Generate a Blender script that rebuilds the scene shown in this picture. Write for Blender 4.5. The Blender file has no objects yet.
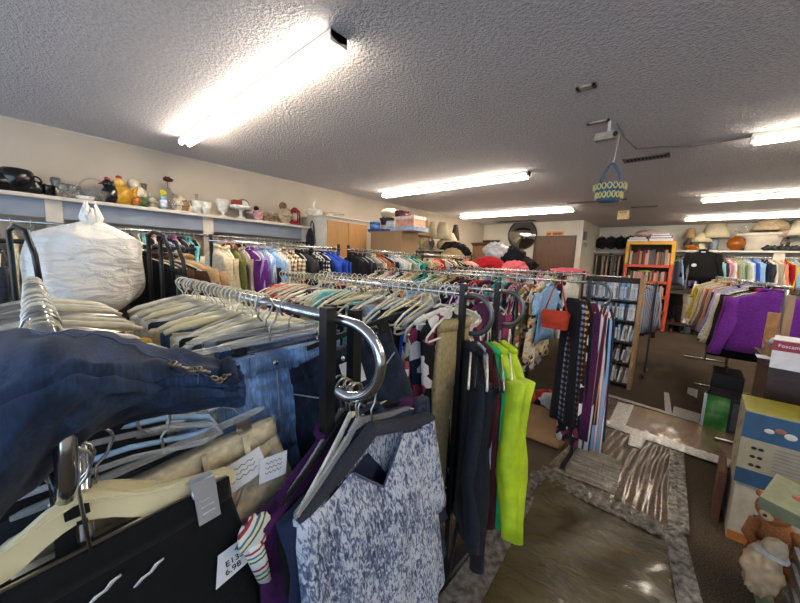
import bpy, math, random
import numpy as np
from mathutils import Matrix, Vector, noise as mnoise
random.seed(7)
PI = math.pi
sc = bpy.context.scene
C = sc.collection
R = random.Random(11)
H = 1.4          # camera height
CEIL = 2.5

# ------------------------------------------------------------------ camera
CX, CY, F = 400.0, 301.5, 329.5
MR = np.array([[0.74644448, -0.11148974, 0.65604167], [0.66428763, 0.06665471, -0.74449923], [0.03927576, 0.9915277, 0.1238153]])
cam = bpy.data.objects.new('camera', bpy.data.cameras.new('camera')); C.objects.link(cam)
m4 = Matrix.Identity(4)
for i in range(3):
    for j in range(3): m4[i][j] = MR[i][j]
m4.translation = (0, 0, H)
cam.matrix_world = m4
cam.data.sensor_width = 36; cam.data.lens = F / 800 * 36; cam.data.clip_start = 0.02; cam.data.clip_end = 200
sc.camera = cam

def at(px, py, x=None, y=None, z=None):
    """world point seen at a pixel, on the plane x=, y= or z="""
    d = MR @ np.array([px - CX, -(py - CY), -F])
    t = x / d[0] if x is not None else (y / d[1] if y is not None else (z - H) / d[2])
    return Vector((d[0] * t, d[1] * t, d[2] * t + H))

# ------------------------------------------------------------------ materials
def srgb(c):
    if isinstance(c, str): c = tuple(int(c[i:i + 2], 16) / 255 for i in (0, 2, 4))
    return tuple((v / 12.92 if v <= .04045 else ((v + .055) / 1.055) ** 2.4) for v in c) + (1,)
MATS = {}
def base(name, col, rough=.6, metal=0, **kw):
    m = bpy.data.materials.new(name); m.use_nodes = True
    n = m.node_tree.nodes; l = m.node_tree.links; b = n['Principled BSDF']
    b.inputs['Base Color'].default_value = srgb(col); b.inputs['Roughness'].default_value = rough; b.inputs['Metallic'].default_value = metal
    for k, v in kw.items(): b.inputs[k.replace('_', ' ')].default_value = v
    return m, n, l, b
def coord(n, l, scale=(1, 1, 1), kind='Object', rot=(0, 0, 0)):
    t = n.new('ShaderNodeTexCoord'); mp = n.new('ShaderNodeMapping')
    mp.inputs['Scale'].default_value = scale; mp.inputs['Rotation'].default_value = rot
    l.new(t.outputs[kind], mp.inputs[0]); return mp.outputs[0]
def noise(n, l, vec, s, detail=3, rough=.5, dist=0):
    t = n.new('ShaderNodeTexNoise'); t.inputs['Scale'].default_value = s; t.inputs['Detail'].default_value = detail
    t.inputs['Roughness'].default_value = rough; t.inputs['Distortion'].default_value = dist
    if vec is not None: l.new(vec, t.inputs['Vector'])
    return t.outputs['Fac']
def ramp(n, l, fac, stops, interp='LINEAR'):
    r = n.new('ShaderNodeValToRGB'); r.color_ramp.interpolation = interp
    e = r.color_ramp.elements
    while len(e) < len(stops): e.new(.5)
    for el, (p, c) in zip(e, stops): el.position = p; el.color = srgb(c)
    l.new(fac, r.inputs[0]); return r.outputs[0]
def bump(n, l, fac, b, strength, dist=.01):
    bp = n.new('ShaderNodeBump'); bp.inputs['Strength'].default_value = strength; bp.inputs['Distance'].default_value = dist
    l.new(fac, bp.inputs['Height']); l.new(bp.outputs[0], b.inputs['Normal']); return bp
def mulc(c, k):
    c = tuple(int(c[i:i + 2], 16) / 255 for i in (0, 2, 4)) if isinstance(c, str) else c
    return tuple(min(1, max(0, v * k)) for v in c)
def simple(name, col, rough=.6, metal=0, var=.12, s=30, bmp=0, **kw):
    k = 'S' + name
    if k in MATS: return MATS[k]
    m, n, l, b = base(name, col, rough, metal, **kw)
    v = coord(n, l); f = noise(n, l, v, s)
    l.new(ramp(n, l, f, [(.25, mulc(col, 1 - var)), (.75, mulc(col, 1 + var))]), b.inputs['Base Color'])
    if bmp: bump(n, l, f, b, bmp, .005)
    MATS[k] = m; return m
def cloth(col, pat='plain', alt=None, alt2=None):
    k = ('C', col, pat, alt, alt2)
    if k in MATS: return MATS[k]
    m, n, l, b = base('fabric_' + pat, col, .88)
    b.inputs['Sheen Weight'].default_value = .04; b.inputs['Specular IOR Level'].default_value = .25
    v = coord(n, l)
    f = noise(n, l, v, 60, 4)
    if pat == 'plain':
        out = ramp(n, l, f, [(.25, mulc(col, .85)), (.75, mulc(col, 1.12))])
    elif pat == 'denim':
        w = n.new('ShaderNodeTexNoise'); w.inputs['Scale'].default_value = 1; w.inputs['Detail'].default_value = 2
        l.new(coord(n, l, (260, 260, 40), rot=(.7, .3, .5)), w.inputs[0]); f2 = noise(n, l, coord(n, l, (1, 3, 3)), 9, 5)
        mx = n.new('ShaderNodeMath'); mx.operation = 'MULTIPLY_ADD'; l.new(w.outputs['Fac'], mx.inputs[0]); mx.inputs[1].default_value = .5; l.new(f2, mx.inputs[2])
        out = ramp(n, l, mx.outputs[0], [(.5, mulc(col, .75)), (.75, col), (1.0, mulc(col, 1.45))])
        f = mx.outputs[0]
    elif pat == 'striped':
        w = n.new('ShaderNodeTexWave'); w.inputs['Scale'].default_value = 9; w.bands_direction = 'Y'; l.new(v, w.inputs[0])
        a = alt or 'e8e4da'
        st = [(0, col), (.5, a)] + ([(.8, alt2)] if alt2 else [])
        out = ramp(n, l, w.outputs['Fac'], st, 'CONSTANT')
    elif pat == 'plaid':
        w = n.new('ShaderNodeTexWave'); w.inputs['Scale'].default_value = 8; w.bands_direction = 'Y'; l.new(v, w.inputs[0])
        w2 = n.new('ShaderNodeTexWave'); w2.inputs['Scale'].default_value = 8; w2.bands_direction = 'Z'; l.new(v, w2.inputs[0])
        mx = n.new('ShaderNodeMath'); mx.operation = 'ADD'; l.new(w.outputs['Fac'], mx.inputs[0]); l.new(w2.outputs['Fac'], mx.inputs[1])
        hf = n.new('ShaderNodeMath'); hf.operation = 'MULTIPLY'; hf.inputs[1].default_value = .5; l.new(mx.outputs[0], hf.inputs[0])
        out = ramp(n, l, hf.outputs[0], [(0, mulc(col, .5)), (.35, col), (.65, alt or 'c9b9a0')], 'CONSTANT')
    else:
        vo = n.new('ShaderNodeTexVoronoi'); vo.inputs['Scale'].default_value = {'floral': 26, 'dotted': 40, 'print': 15}.get(pat, 26)
        l.new(v, vo.inputs['Vector'])
        if pat == 'dotted':
            out = ramp(n, l, vo.outputs['Distance'], [(0, alt or 'ece6dc'), (.22, col)], 'CONSTANT')
        else:
            sp = n.new('ShaderNodeSeparateColor'); l.new(vo.outputs['Color'], sp.inputs[0])
            out = ramp(n, l, sp.outputs[0], [(0, col), (.42, alt or 'd9cfc4'), (.62, alt2 or mulc(col, .5)), (.8, col)], 'CONSTANT')
    l.new(out, b.inputs['Base Color'])
    bump(n, l, f, b, .25, .003)
    MATS[k] = m; return m

white_plastic = simple('white_hanger_plastic', 'd8d5c8', .4)
cream_plastic = simple('cream_hanger_plastic', 'ded6b0', .35, s=6, var=.05)
clear_plastic = base('clear_plastic', 'e4e8ea', .12, 0, Transmission_Weight=.75, IOR=1.3)[0]
glass = base('clear_glass', 'eef2f0', .03, 0, Transmission_Weight=.9, IOR=1.3)[0]
chrome = base('chrome_tube', 'c4c6c8', .18, 1)[0]
dark_chrome = base('dull_dark_chrome', '6a6a6c', .35, .8)[0]
silver = base('brushed_silver', 'c8ccd4', .38, .55)[0]
wire = base('steel_wire', 'b4b2ac', .3, 1)[0]
black_metal = simple('black_painted_metal', '17181a', .35)
black_plastic = simple('black_plastic', '131417', .4)
velvet = simple('dark_velvet', '2b2e38', .95, var=.2, s=200)
paper = simple('paper_tag_card', 'dfe4ec', .8, var=.03)
ink = base('black_ink', '15151a', .7)[0]
white_paint = simple('white_painted_wood', 'd3cbbd', .6, var=.05, s=8)
greyblue = simple('grey_blue_painted_board', '8f98a6', .7, var=.05, s=5)
cardboard = simple('cardboard', 'a07a52', .85, var=.08, s=12)

def wood(name, c1, c2, s=4, axis=(1, 8, 1), rough=.45):
    if name in MATS: return MATS[name]
    m, n, l, b = base(name, c1, rough)
    v = coord(n, l, axis); f = noise(n, l, v, s, 5, .6, 1.2)
    l.new(ramp(n, l, f, [(.3, c2), (.7, c1)]), b.inputs['Base Color']); bump(n, l, f, b, .1)
    MATS[name] = m; return m

# ------------------------------------------------------------------ mesh builder
class MB:
    def __init__(s): s.v = []; s.f = []; s.sm = []
    def add(s, vs, fs, smooth=True):
        o = len(s.v); s.v += [tuple(p) for p in vs]; s.f += [tuple(i + o for i in f) for f in fs]; s.sm += [smooth] * len(fs); return s
    def box(s, lo, hi, M=None):
        x0, y0, z0 = lo; x1, y1, z1 = hi
        vs = [(x0, y0, z0), (x1, y0, z0), (x1, y1, z0), (x0, y1, z0), (x0, y0, z1), (x1, y0, z1), (x1, y1, z1), (x0, y1, z1)]
        if M is not None: vs = [M @ Vector(v) for v in vs]
        return s.add(vs, [(0, 3, 2, 1), (4, 5, 6, 7), (0, 1, 5, 4), (1, 2, 6, 5), (2, 3, 7, 6), (3, 0, 4, 7)], False)
    def rings(s, rings, cap=True, close=False, smooth=True):
        n = len(rings[0]); vs = [p for r in rings for p in r]; fs = []
        m = len(rings)
        for i in range(m if close else m - 1):
            a = i * n; b2 = ((i + 1) % m) * n
            for j in range(n):
                k = (j + 1) % n; fs.append((a + j, a + k, b2 + k, b2 + j))
        if cap and not close:
            fs.append(tuple(range(n - 1, -1, -1))); fs.append(tuple((m - 1) * n + j for j in range(n)))
        return s.add(vs, fs, smooth)
    def tube(s, pts, r, n=6, close=False, sc2=1.0):
        pts = [Vector(p) for p in pts]; m = len(pts); rs = r if isinstance(r, (list, tuple)) else [r] * m
        ref = None; rings = []
        for i, p in enumerate(pts):
            a = pts[i - 1] if (i > 0 or close) else p; b = pts[(i + 1) % m] if (i < m - 1 or close) else p
            t = (b - a).normalized() if (b - a).length > 1e-9 else Vector((0, 0, 1))
            if ref is None: ref = t.orthogonal().normalized()
            u = (ref - t * ref.dot(t)); u = u.normalized() if u.length > 1e-6 else t.orthogonal().normalized(); ref = u
            w = t.cross(u)
            rings.append([p + (u * math.cos(2 * PI * k / n) + w * math.sin(2 * PI * k / n) * sc2) * rs[i] for k in range(n)])
        return s.rings(rings, True, close)
    def lathe(s, prof, n=16, c=(0, 0, 0), sx=1, sy=1):
        rings = [[(c[0] + r * sx * math.cos(2 * PI * k / n), c[1] + r * sy * math.sin(2 * PI * k / n), c[2] + z) for k in range(n)] for r, z in [(max(r, 1e-4), z) for r, z in prof]]
        return s.rings(rings, True)
    def ell(s, c, r, n=12, m=8, lump=0, seed=0):
        rr = random.Random(seed); ph = [rr.uniform(0, 6) for _ in range(4)]
        rings = []
        for i in range(m + 1):
            a = -PI / 2 + PI * i / m; a = max(-PI / 2 + .02, min(PI / 2 - .02, a)); ring = []
            for k in range(n):
                t = 2 * PI * k / n
                q = 1 + lump * (math.sin(3 * t + ph[0] + 2 * a) + .7 * math.sin(5 * t + ph[1] - 3 * a) + .5 * math.sin(8 * t + ph[2] + 5 * a))
                ring.append((c[0] + r[0] * q * math.cos(a) * math.cos(t), c[1] + r[1] * q * math.cos(a) * math.sin(t), c[2] + r[2] * (1 + lump * math.sin(4 * t + ph[3])) * math.sin(a)))
            rings.append(ring)
        if lump:
            sd = Vector((seed * 3.1, seed * 1.7, seed * .9)); R_ = max(r)
            for ring in rings:
                for k, p in enumerate(ring):
                    d = Vector(p) - Vector(c); q = mnoise.fractal(d * (3.2 / R_) + sd, 1.0, 2.0, 4)
                    q2 = 1 - abs(mnoise.noise(d * (5 / R_) + sd * 2)) * 2
                    ring[k] = tuple(Vector(c) + d * (1 + lump * 2.2 * q + lump * .9 * q2))
        return s.rings(rings)
    def prism(s, outline, M, d):
        """extrude a 2-D outline (a,b) mapped by M(a,b,depth) -> xyz"""
        n = len(outline); vs = [M(a, b, 0) for a, b in outline] + [M(a, b, d) for a, b in outline]
        fs = [tuple(range(n - 1, -1, -1)), tuple(range(n, 2 * n))] + [(i, (i + 1) % n, n + (i + 1) % n, n + i) for i in range(n)]
        return s.add(vs, fs, False)
    def mesh(s, name):
        me = bpy.data.meshes.new(name); me.from_pydata(s.v, [], s.f); me.polygons.foreach_set('use_smooth', s.sm)
        me.materials.append(None); me.validate(); me.update(); return me

LABELS = {}
def link(name, me, mat=None, parent=None, loc=(0, 0, 0), rot=(0, 0, 0)):
    if isinstance(me, MB): me = me.mesh(name)
    o = bpy.data.objects.new(name, me); C.objects.link(o); o.location = loc; o.rotation_euler = rot
    if parent is not None: o.parent = parent
    if mat is not None and len(o.material_slots): o.material_slots[0].link = 'OBJECT'; o.material_slots[0].material = mat
    return o
def tag(o, label, cat, group=None, kind=None):
    o['label'] = label; o['category'] = cat
    if group: o['group'] = group
    if kind: o['kind'] = kind
    LABELS.setdefault(label, []).append(o); return o
def thing(name, label, cat, loc=(0, 0, 0), rz=0, group=None):
    o = bpy.data.objects.new(name, None); C.objects.link(o); o.location = loc; o.rotation_euler = (0, 0, rz); o.empty_display_size = .05
    return tag(o, label, cat, group)
def struct(name, mb, mat, parent=None):
    o = link(name, mb, mat, parent)
    o['kind'] = 'structure'; return o
def child_text(parent, txt, size, mw, mat):
    cu = bpy.data.curves.new('writing', 'FONT'); cu.body = txt; cu.size = size; cu.align_x = 'CENTER'; cu.align_y = 'CENTER'; cu.extrude = .0004
    cu.materials.append(mat); o = bpy.data.objects.new('writing', cu); me_ = bpy.data.meshes.new_from_object(o); bpy.data.objects.remove(o); o = bpy.data.objects.new('writing', me_); C.objects.link(o); o.parent = parent; o.matrix_local = mw; return o
def frame(o, ax, ay):
    """matrix with text x axis along ax, y axis along ay"""
    ax = Vector(ax).normalized(); ay = Vector(ay); ay = (ay - ax * ay.dot(ax)).normalized(); az = ax.cross(ay)
    return Matrix(((ax.x, ay.x, az.x, o[0]), (ax.y, ay.y, az.y, o[1]), (ax.z, ay.z, az.z, o[2]), (0, 0, 0, 1)))

# ------------------------------------------------------------------ room
XL, YB, XJ, YF, XR, YN = -4.6, 8.7, -2.05, 10.45, 4.2, -2.8
m, n, l, b = base('brown_carpet', '40342a', .95)
v = coord(n, l); f1 = noise(n, l, v, 140, 2); f2 = noise(n, l, v, 1.3, 4)
mx = n.new('ShaderNodeMath'); mx.operation = 'MULTIPLY_ADD'; l.new(f2, mx.inputs[0]); mx.inputs[1].default_value = .35; l.new(f1, mx.inputs[2])
l.new(ramp(n, l, mx.outputs[0], [(.42, '1c1712'), (.68, '453829'), (.9, '6f5c45')]), b.inputs['Base Color']); bump(n, l, f1, b, .8, .01)
carpet = m
m, n, l, b = base('popcorn_ceiling', 'a8a4a6', .95)
v = coord(n, l); f1 = noise(n, l, v, 52, 3, .6); f2 = noise(n, l, v, 130, 2, .5)
mx = n.new('ShaderNodeMath'); mx.operation = 'MULTIPLY_ADD'; l.new(f2, mx.inputs[0]); mx.inputs[1].default_value = .35; l.new(f1, mx.inputs[2])
l.new(ramp(n, l, mx.outputs[0], [(.35, 'b8b4b8'), (.8, 'e0dce0')]), b.inputs['Base Color']); bump(n, l, mx.outputs[0], b, .9, .03)
popcorn = m
wallm = simple('cream_wall_paint', 'cbbfae', .85, var=.03, s=3, bmp=.05)
wallw = simple('pale_wall_paint', 'cdc8ba', .85, var=.03, s=3)
struct('floor', MB().box((XL - .1, YN - .1, -.1), (XR + .1, YF + .1, 0)), carpet)
struct('ceiling', MB().box((XL - .1, YN - .1, CEIL), (XR + .1, YF + .1, CEIL + .1)), popcorn)
struct('wall_left', MB().box((XL - .1, YN, 0), (XL, YB, CEIL)), wallm)
struct('wall_back', MB().box((XL - .1, YB, 0), (XJ, YB + .1, CEIL)), wallw)
struct('wall_recess', MB().box((XJ - .1, YB + .1, 0), (XJ, YF, CEIL)), wallw)
struct('wall_far', MB().box((XJ - .1, YF, 0), (XR, YF + .1, CEIL)), wallw)
struct('wall_right', MB().box((XR, YN, 0), (XR + .1, YF, CEIL)), wallw)
w = MB(); w.box((XL, YN - .1, 0), (XR, YN, .5)); w.box((XL, YN - .1, 2.25), (XR, YN, CEIL))
for x in (XL, -2.3, -.1, 2.1, XR - .2): w.box((x, YN - .1, .5), (x + .2, YN, 2.25))
struct('wall_front', w, wallw)
darkwood = wood('dark_door_wood', '6a452c', '4a2c1a', 3, (9, 9, 1))
brownwood = wood('brown_desk_wood', '4a2c1c', '2e1a10', 3, (1, 8, 8))
tanwood = wood('tan_cabinet_wood', 'b98a55', 'a5773f', 3, (8, 8, 1))
palewood = wood('pale_pine_wood', 'b08c62', '93704a', 3, (8, 8, 1))
# back door with frame
d0, d1 = -3.09, -2.22
d = struct('door_1', MB().box((d0, YB - .03, .01), (d1, YB + .01, 2.1)), darkwood)
fr = MB(); fr.box((d0 - .05, YB - .05, 0), (d0, YB, 2.15)); fr.box((d1, YB - .05, 0), (d1 + .05, YB, 2.15)); fr.box((d0, YB - .05, 2.1), (d1, YB, 2.15))
link('door_frame', fr, wood('door_frame_wood', '5a3a24', '3d2515', 3, (9, 9, 1)), d)
link('door_knob', MB().ell((d0 + .07, YB - .07, 1.0), (.03, .03, .03)), chrome, d)
wf = MB().box((-4.58, YB - .04, 1.3), (-4.08, YB, 2.06))
wi = struct('window_1', wf, wood('window_frame_wood', '4a2f1e', '332013', 3, (9, 9, 1)))
link('pane', MB().box((-4.52, YB - .05, 1.35), (-4.14, YB - .04, 2.0)), base('dark_window_glass', '1b1512', .1)[0], wi)
struct('baseboard_back', MB().box((-4.6, YB - .02, 0), (d0 - .05, YB, .1)), white_paint)
struct('trim_1', MB().box((XL, 0 - 2.8, CEIL - .012), (XL + .012, YB, CEIL)), white_paint)

# ------------------------------------------------------------------ world, daylight, lamps
wd = bpy.data.worlds.new('daylight'); sc.world = wd; wd.use_nodes = True
n = wd.node_tree.nodes; l = wd.node_tree.links; bg = n['Background']
bg.inputs[0].default_value = (.62, .78, 1, 1); bg.inputs[1].default_value = 2.1
pl = bpy.data.lights.new('window_portal', 'AREA'); pl.shape = 'RECTANGLE'; pl.size = 8.4; pl.size_y = 1.75; pl.cycles.is_portal = True
po = bpy.data.objects.new('window_portal', pl); C.objects.link(po); po.location = (-.2, YN - .12, 1.38); po.rotation_euler = (PI / 2, 0, 0)
m, n, l, b = base('fluorescent_tube', 'ffffff', .4)
b.inputs['Emission Color'].default_value = (1, .88, .72, 1); b.inputs['Emission Strength'].default_value = 19
tube_m = m
fixt = simple('white_enamel', 'd8d4ca', .4, var=.02)
protoL = None
def fixture(x0, y, label):
    global protoL
    L = 2.42
    t = thing('ceiling_light', label, 'ceiling light', (x0, y, CEIL), 0, 'long fluorescent tube fixtures on the ceiling')
    if protoL is None:
        h = MB(); h.box((0, -.05, -.03), (L, .05, -.001)); h.add([(0, -.05, -.03), (L, -.05, -.03), (L, 0, -.045), (0, 0, -.045), (0, .05, -.03), (L, .05, -.03)], [(0, 3, 2, 1), (3, 4, 5, 2), (0, 4, 3), (1, 2, 5)], False)
        e = MB(); e.box((0, -.052, -.055), (.02, .052, 0))
        protoL = [('housing', h.mesh('housing'), fixt), ('tube', MB().tube([(.03, -.034, -.058), (L - .03, -.034, -.058)], .018, 12).mesh('tube'), tube_m),
                  ('tube', MB().tube([(.03, .034, -.058), (L - .03, .034, -.058)], .018, 12).mesh('tube'), tube_m),
                  ('end_cap', e.mesh('end_cap'), fixt), ('end_cap', MB().box((L - .02, -.052, -.055), (L, .052, 0)).mesh('end_cap'), fixt)]
    for nm, me, mt in protoL: link(nm, me, mt, t)
fixture(-3.86, 1.1, 'nearest long fluorescent ceiling light, above the jeans and shelf wall')
fixture(-4.0, 4.01, 'long fluorescent ceiling light above the tan cabinet doors')
fixture(-4.2, 6.8, 'long fluorescent ceiling light nearest the round convex mirror')
fixture(.22, 3.9, 'fluorescent ceiling light cut off at the upper right, wired to it a loose cable')
fixture(-.05, 6.68, 'middle of the three fluorescent ceiling lights at right')
fixture(-.27, 8.94, 'fluorescent ceiling light farthest back, above the shelf of lamps')
fixture(.3, 1.1, 'unseen fluorescent ceiling light added for extra light, overhead beyond the right edge')  # out of view, added to the row of fixtures to light the room

def ceil_vent(p0, p1, wd_, label, name='ceiling_vent', slats=True, mat=None):
    a = at(*p0, z=CEIL); c = at(*p1, z=CEIL); y = (a.y + c.y) / 2
    t = thing(name, label, 'vent', (a.x, y, CEIL)); L = c.x - a.x
    fr = MB(); fr.box((0, -wd_ / 2, -.012), (L, -wd_ / 2 + .02, 0)); fr.box((0, wd_ / 2 - .02, -.012), (L, wd_ / 2, 0)); fr.box((0, -wd_ / 2, -.012), (.02, wd_ / 2, 0)); fr.box((L - .02, -wd_ / 2, -.012), (L, wd_ / 2, 0))
    link('vent_frame', fr, mat or simple('grey_vent_metal', '6a6660', .5), t)
    link('opening', MB().box((.02, -wd_ / 2 + .02, -.004), (L - .02, wd_ / 2 - .02, -.001)), simple('dark_opening', '1d1b1a', .9), t)
    if slats:
        sl = MB(); k = int(L / .03)
        for i in range(k): sl.box((.02 + i * .03, -wd_ / 2 + .02, -.01), (.028 + i * .03, wd_ / 2 - .02, -.004))
        link('slats', sl, simple('grey_vent_metal', '6a6660', .5), t)
    return t
ceil_vent((623, 160), (670, 155), .14, 'dark slotted ceiling vent right of the hanging basket')
ceil_vent((576, 88), (597, 85), .05, 'small beige ceiling plate nearest the camera', 'ceiling_plate', False, simple('beige_plate', '9a9384', .6))
ceil_vent((587, 124), (610, 119), .035, 'thin ceiling strip behind the projecting beige bracket', 'ceiling_plate', False, simple('beige_plate', '9a9384', .6))
ceil_vent((567, 203), (627, 199), .09, 'long thin dark ceiling vent behind the hanging basket')
ceil_vent((632, 208), (657, 205), .1, 'thin dark ceiling vent past the yellow box')
ceil_vent((497, 222), (535, 220), .2, 'dark ceiling vent above the round convex mirror')
# bracket / sensor
p = at(610, 120, z=CEIL)
t = thing('security_sensor', 'small beige sensor on a bracket under the ceiling with a loose wire', 'sensor', tuple(p))
link('bracket', MB().tube([(0, 0, 0), (0, 0, -.09)], .012, 6), fixt, t)
link('sensor_body', MB().box((-.085, -.03, -.14), (.05, .03, -.09)), simple('beige_plate', '9a9384', .6), t)
link('lens', MB().ell((.05, -.03, -.115), (.018, .018, .018)), black_plastic, t)
p = at(624, 211, z=CEIL)
t = thing('smoke_detector', 'small yellowed box hanging from the ceiling behind the basket', 'detector', tuple(p))
link('detector_body', MB().box((-.09, -.05, -.16), (.09, .05, 0)), simple('yellowed_plastic', 'd2c28c', .5), t)
link('lamp_lens', MB().box((-.06, -.06, -.05), (.06, -.05, -.02)), simple('orange_lens', 'c88a40', .4), t)
pts = [at(617, 124, z=CEIL - .01), at(626, 139, z=CEIL - .02), at(637, 149, z=CEIL - .005), at(660, 147, z=CEIL - .005), at(692, 146, z=CEIL - .005), at(720, 142, z=CEIL - .005), Vector((.22, 3.9, CEIL - .01))]
tag(link('cable', MB().tube(pts, .007, 6), simple('grey_cable', '77736c', .6)), 'loose grey cable running across the ceiling to the upper right light', 'cable')

# hanging basket
pb = at(609, 193, y=3.3); blue = simple('blue_wicker', '3f5f78', .8, s=80, var=.3); yel = simple('yellow_wicker', 'd0c684', .8, s=80)
t = thing('hanging_basket', 'blue and yellow woven basket hanging from the ceiling by its tall handle', 'basket', (pb.x, pb.y, pb.z - .07))
link('basket_body', MB().lathe([(.08, 0), (.085, .01), (.10, .07), (.122, .14), (.115, .14), (.092, .06), (.07, .02)], 24), blue, t)
for z, r in ((.045, .097), (.112, .117)):
    wv = MB()
    for k in range(18):
        a = 2 * PI * k / 18
        wv.tube([(r * math.cos(a + da) , r * math.sin(a + da), z + dz) for da, dz in ((-.14, 0), (-.07, .02), (0, .024), (.07, .02), (.14, 0), (.07, -.02), (0, -.024), (-.07, -.02))], .006, 4, True)
    link('woven_band', wv, yel, t)
link('handle', MB().tube([(.045 * math.cos(a) * (1 + .9 * (1 - math.sin(a))), 0, .12 + .19 * math.sin(a)) for a in [PI * i / 14 for i in range(15)]], .01, 6), blue, t)
hz = CEIL - (pb.z - .07)
link('ceiling_hook', MB().tube([(0, 0, .30), (.01, 0, .33), (.03, 0, hz)], .004, 5), fixt, t)

# ------------------------------------------------------------------ rails, hangers, garments
def hook_pts(r=.02, z0=0.0, m=9):
    pts = []
    for i in range(m):
        a = -.9 + (PI + .9) * i / (m - 1)      # from the open tip over the rail to the stem side
        pts.append((0, -r * math.cos(a), z0 + r * math.sin(a)))
    return pts
def wire_hanger():
    b = MB(); h = hook_pts(.022); b.tube(h + [(0, .014, -.022), (0, 0, -.04), (0, 0, -.055)], .0022, 5)
    sh = [(0, 0, -.052), (0, .05, -.068), (0, .14, -.10), (0, .2, -.135), (0, .205, -.148), (0, .19, -.155), (0, 0, -.155), (0, -.19, -.155), (0, -.205, -.148), (0, -.2, -.135), (0, -.14, -.10), (0, -.05, -.068)]
    b.tube(sh, .0045, 6, True); return b
def plain_bar_hanger():
    b = MB(); h = hook_pts(.022); b.tube(h + [(0, .014, -.022), (0, 0, -.04), (0, 0, -.085)], .002, 5)
    b.box((-.005, -.19, -.1), (.005, .19, -.085)); b.box((-.009, -.17, -.13), (.009, -.13, -.08)); b.box((-.009, .13, -.13), (.009, .17, -.08)); return b
def thick_hanger():
    b = MB(); h = hook_pts(.024); b.tube(h + [(0, .015, -.024), (0, .003, -.04), (0, 0, -.06)], .0028, 5)
    b.tube([(0, -.2, -.115), (0, -.17, -.1), (0, -.08, -.078), (0, 0, -.066), (0, .08, -.078), (0, .17, -.1), (0, .2, -.115)], [.007, .01, .011, .013, .011, .01, .007], 8); b.tube([(0, -.18, -.118), (0, .18, -.118)], .004, 5); return b
HANG = {}
def hmesh(k):
    if isinstance(k, list): k = R.choice(k)
    if k not in HANG: HANG[k] = {'w': wire_hanger, 't': thick_hanger, 'b': plain_bar_hanger}[k]().mesh('hanger')
    return HANG[k]
def fold_ring(cy, hw, ht, z, ph, amp, kf, n=22, xo=0):
    r = []
    for k in range(n):
        t = 2 * PI * k / n; y = hw * math.cos(t); x = ht * math.copysign(abs(math.sin(t)) ** .7, math.sin(t))
        r.append((x + xo + amp * math.sin(kf * y / max(hw, .02) + ph), cy + y, z))
    return r
GM = {}
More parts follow.
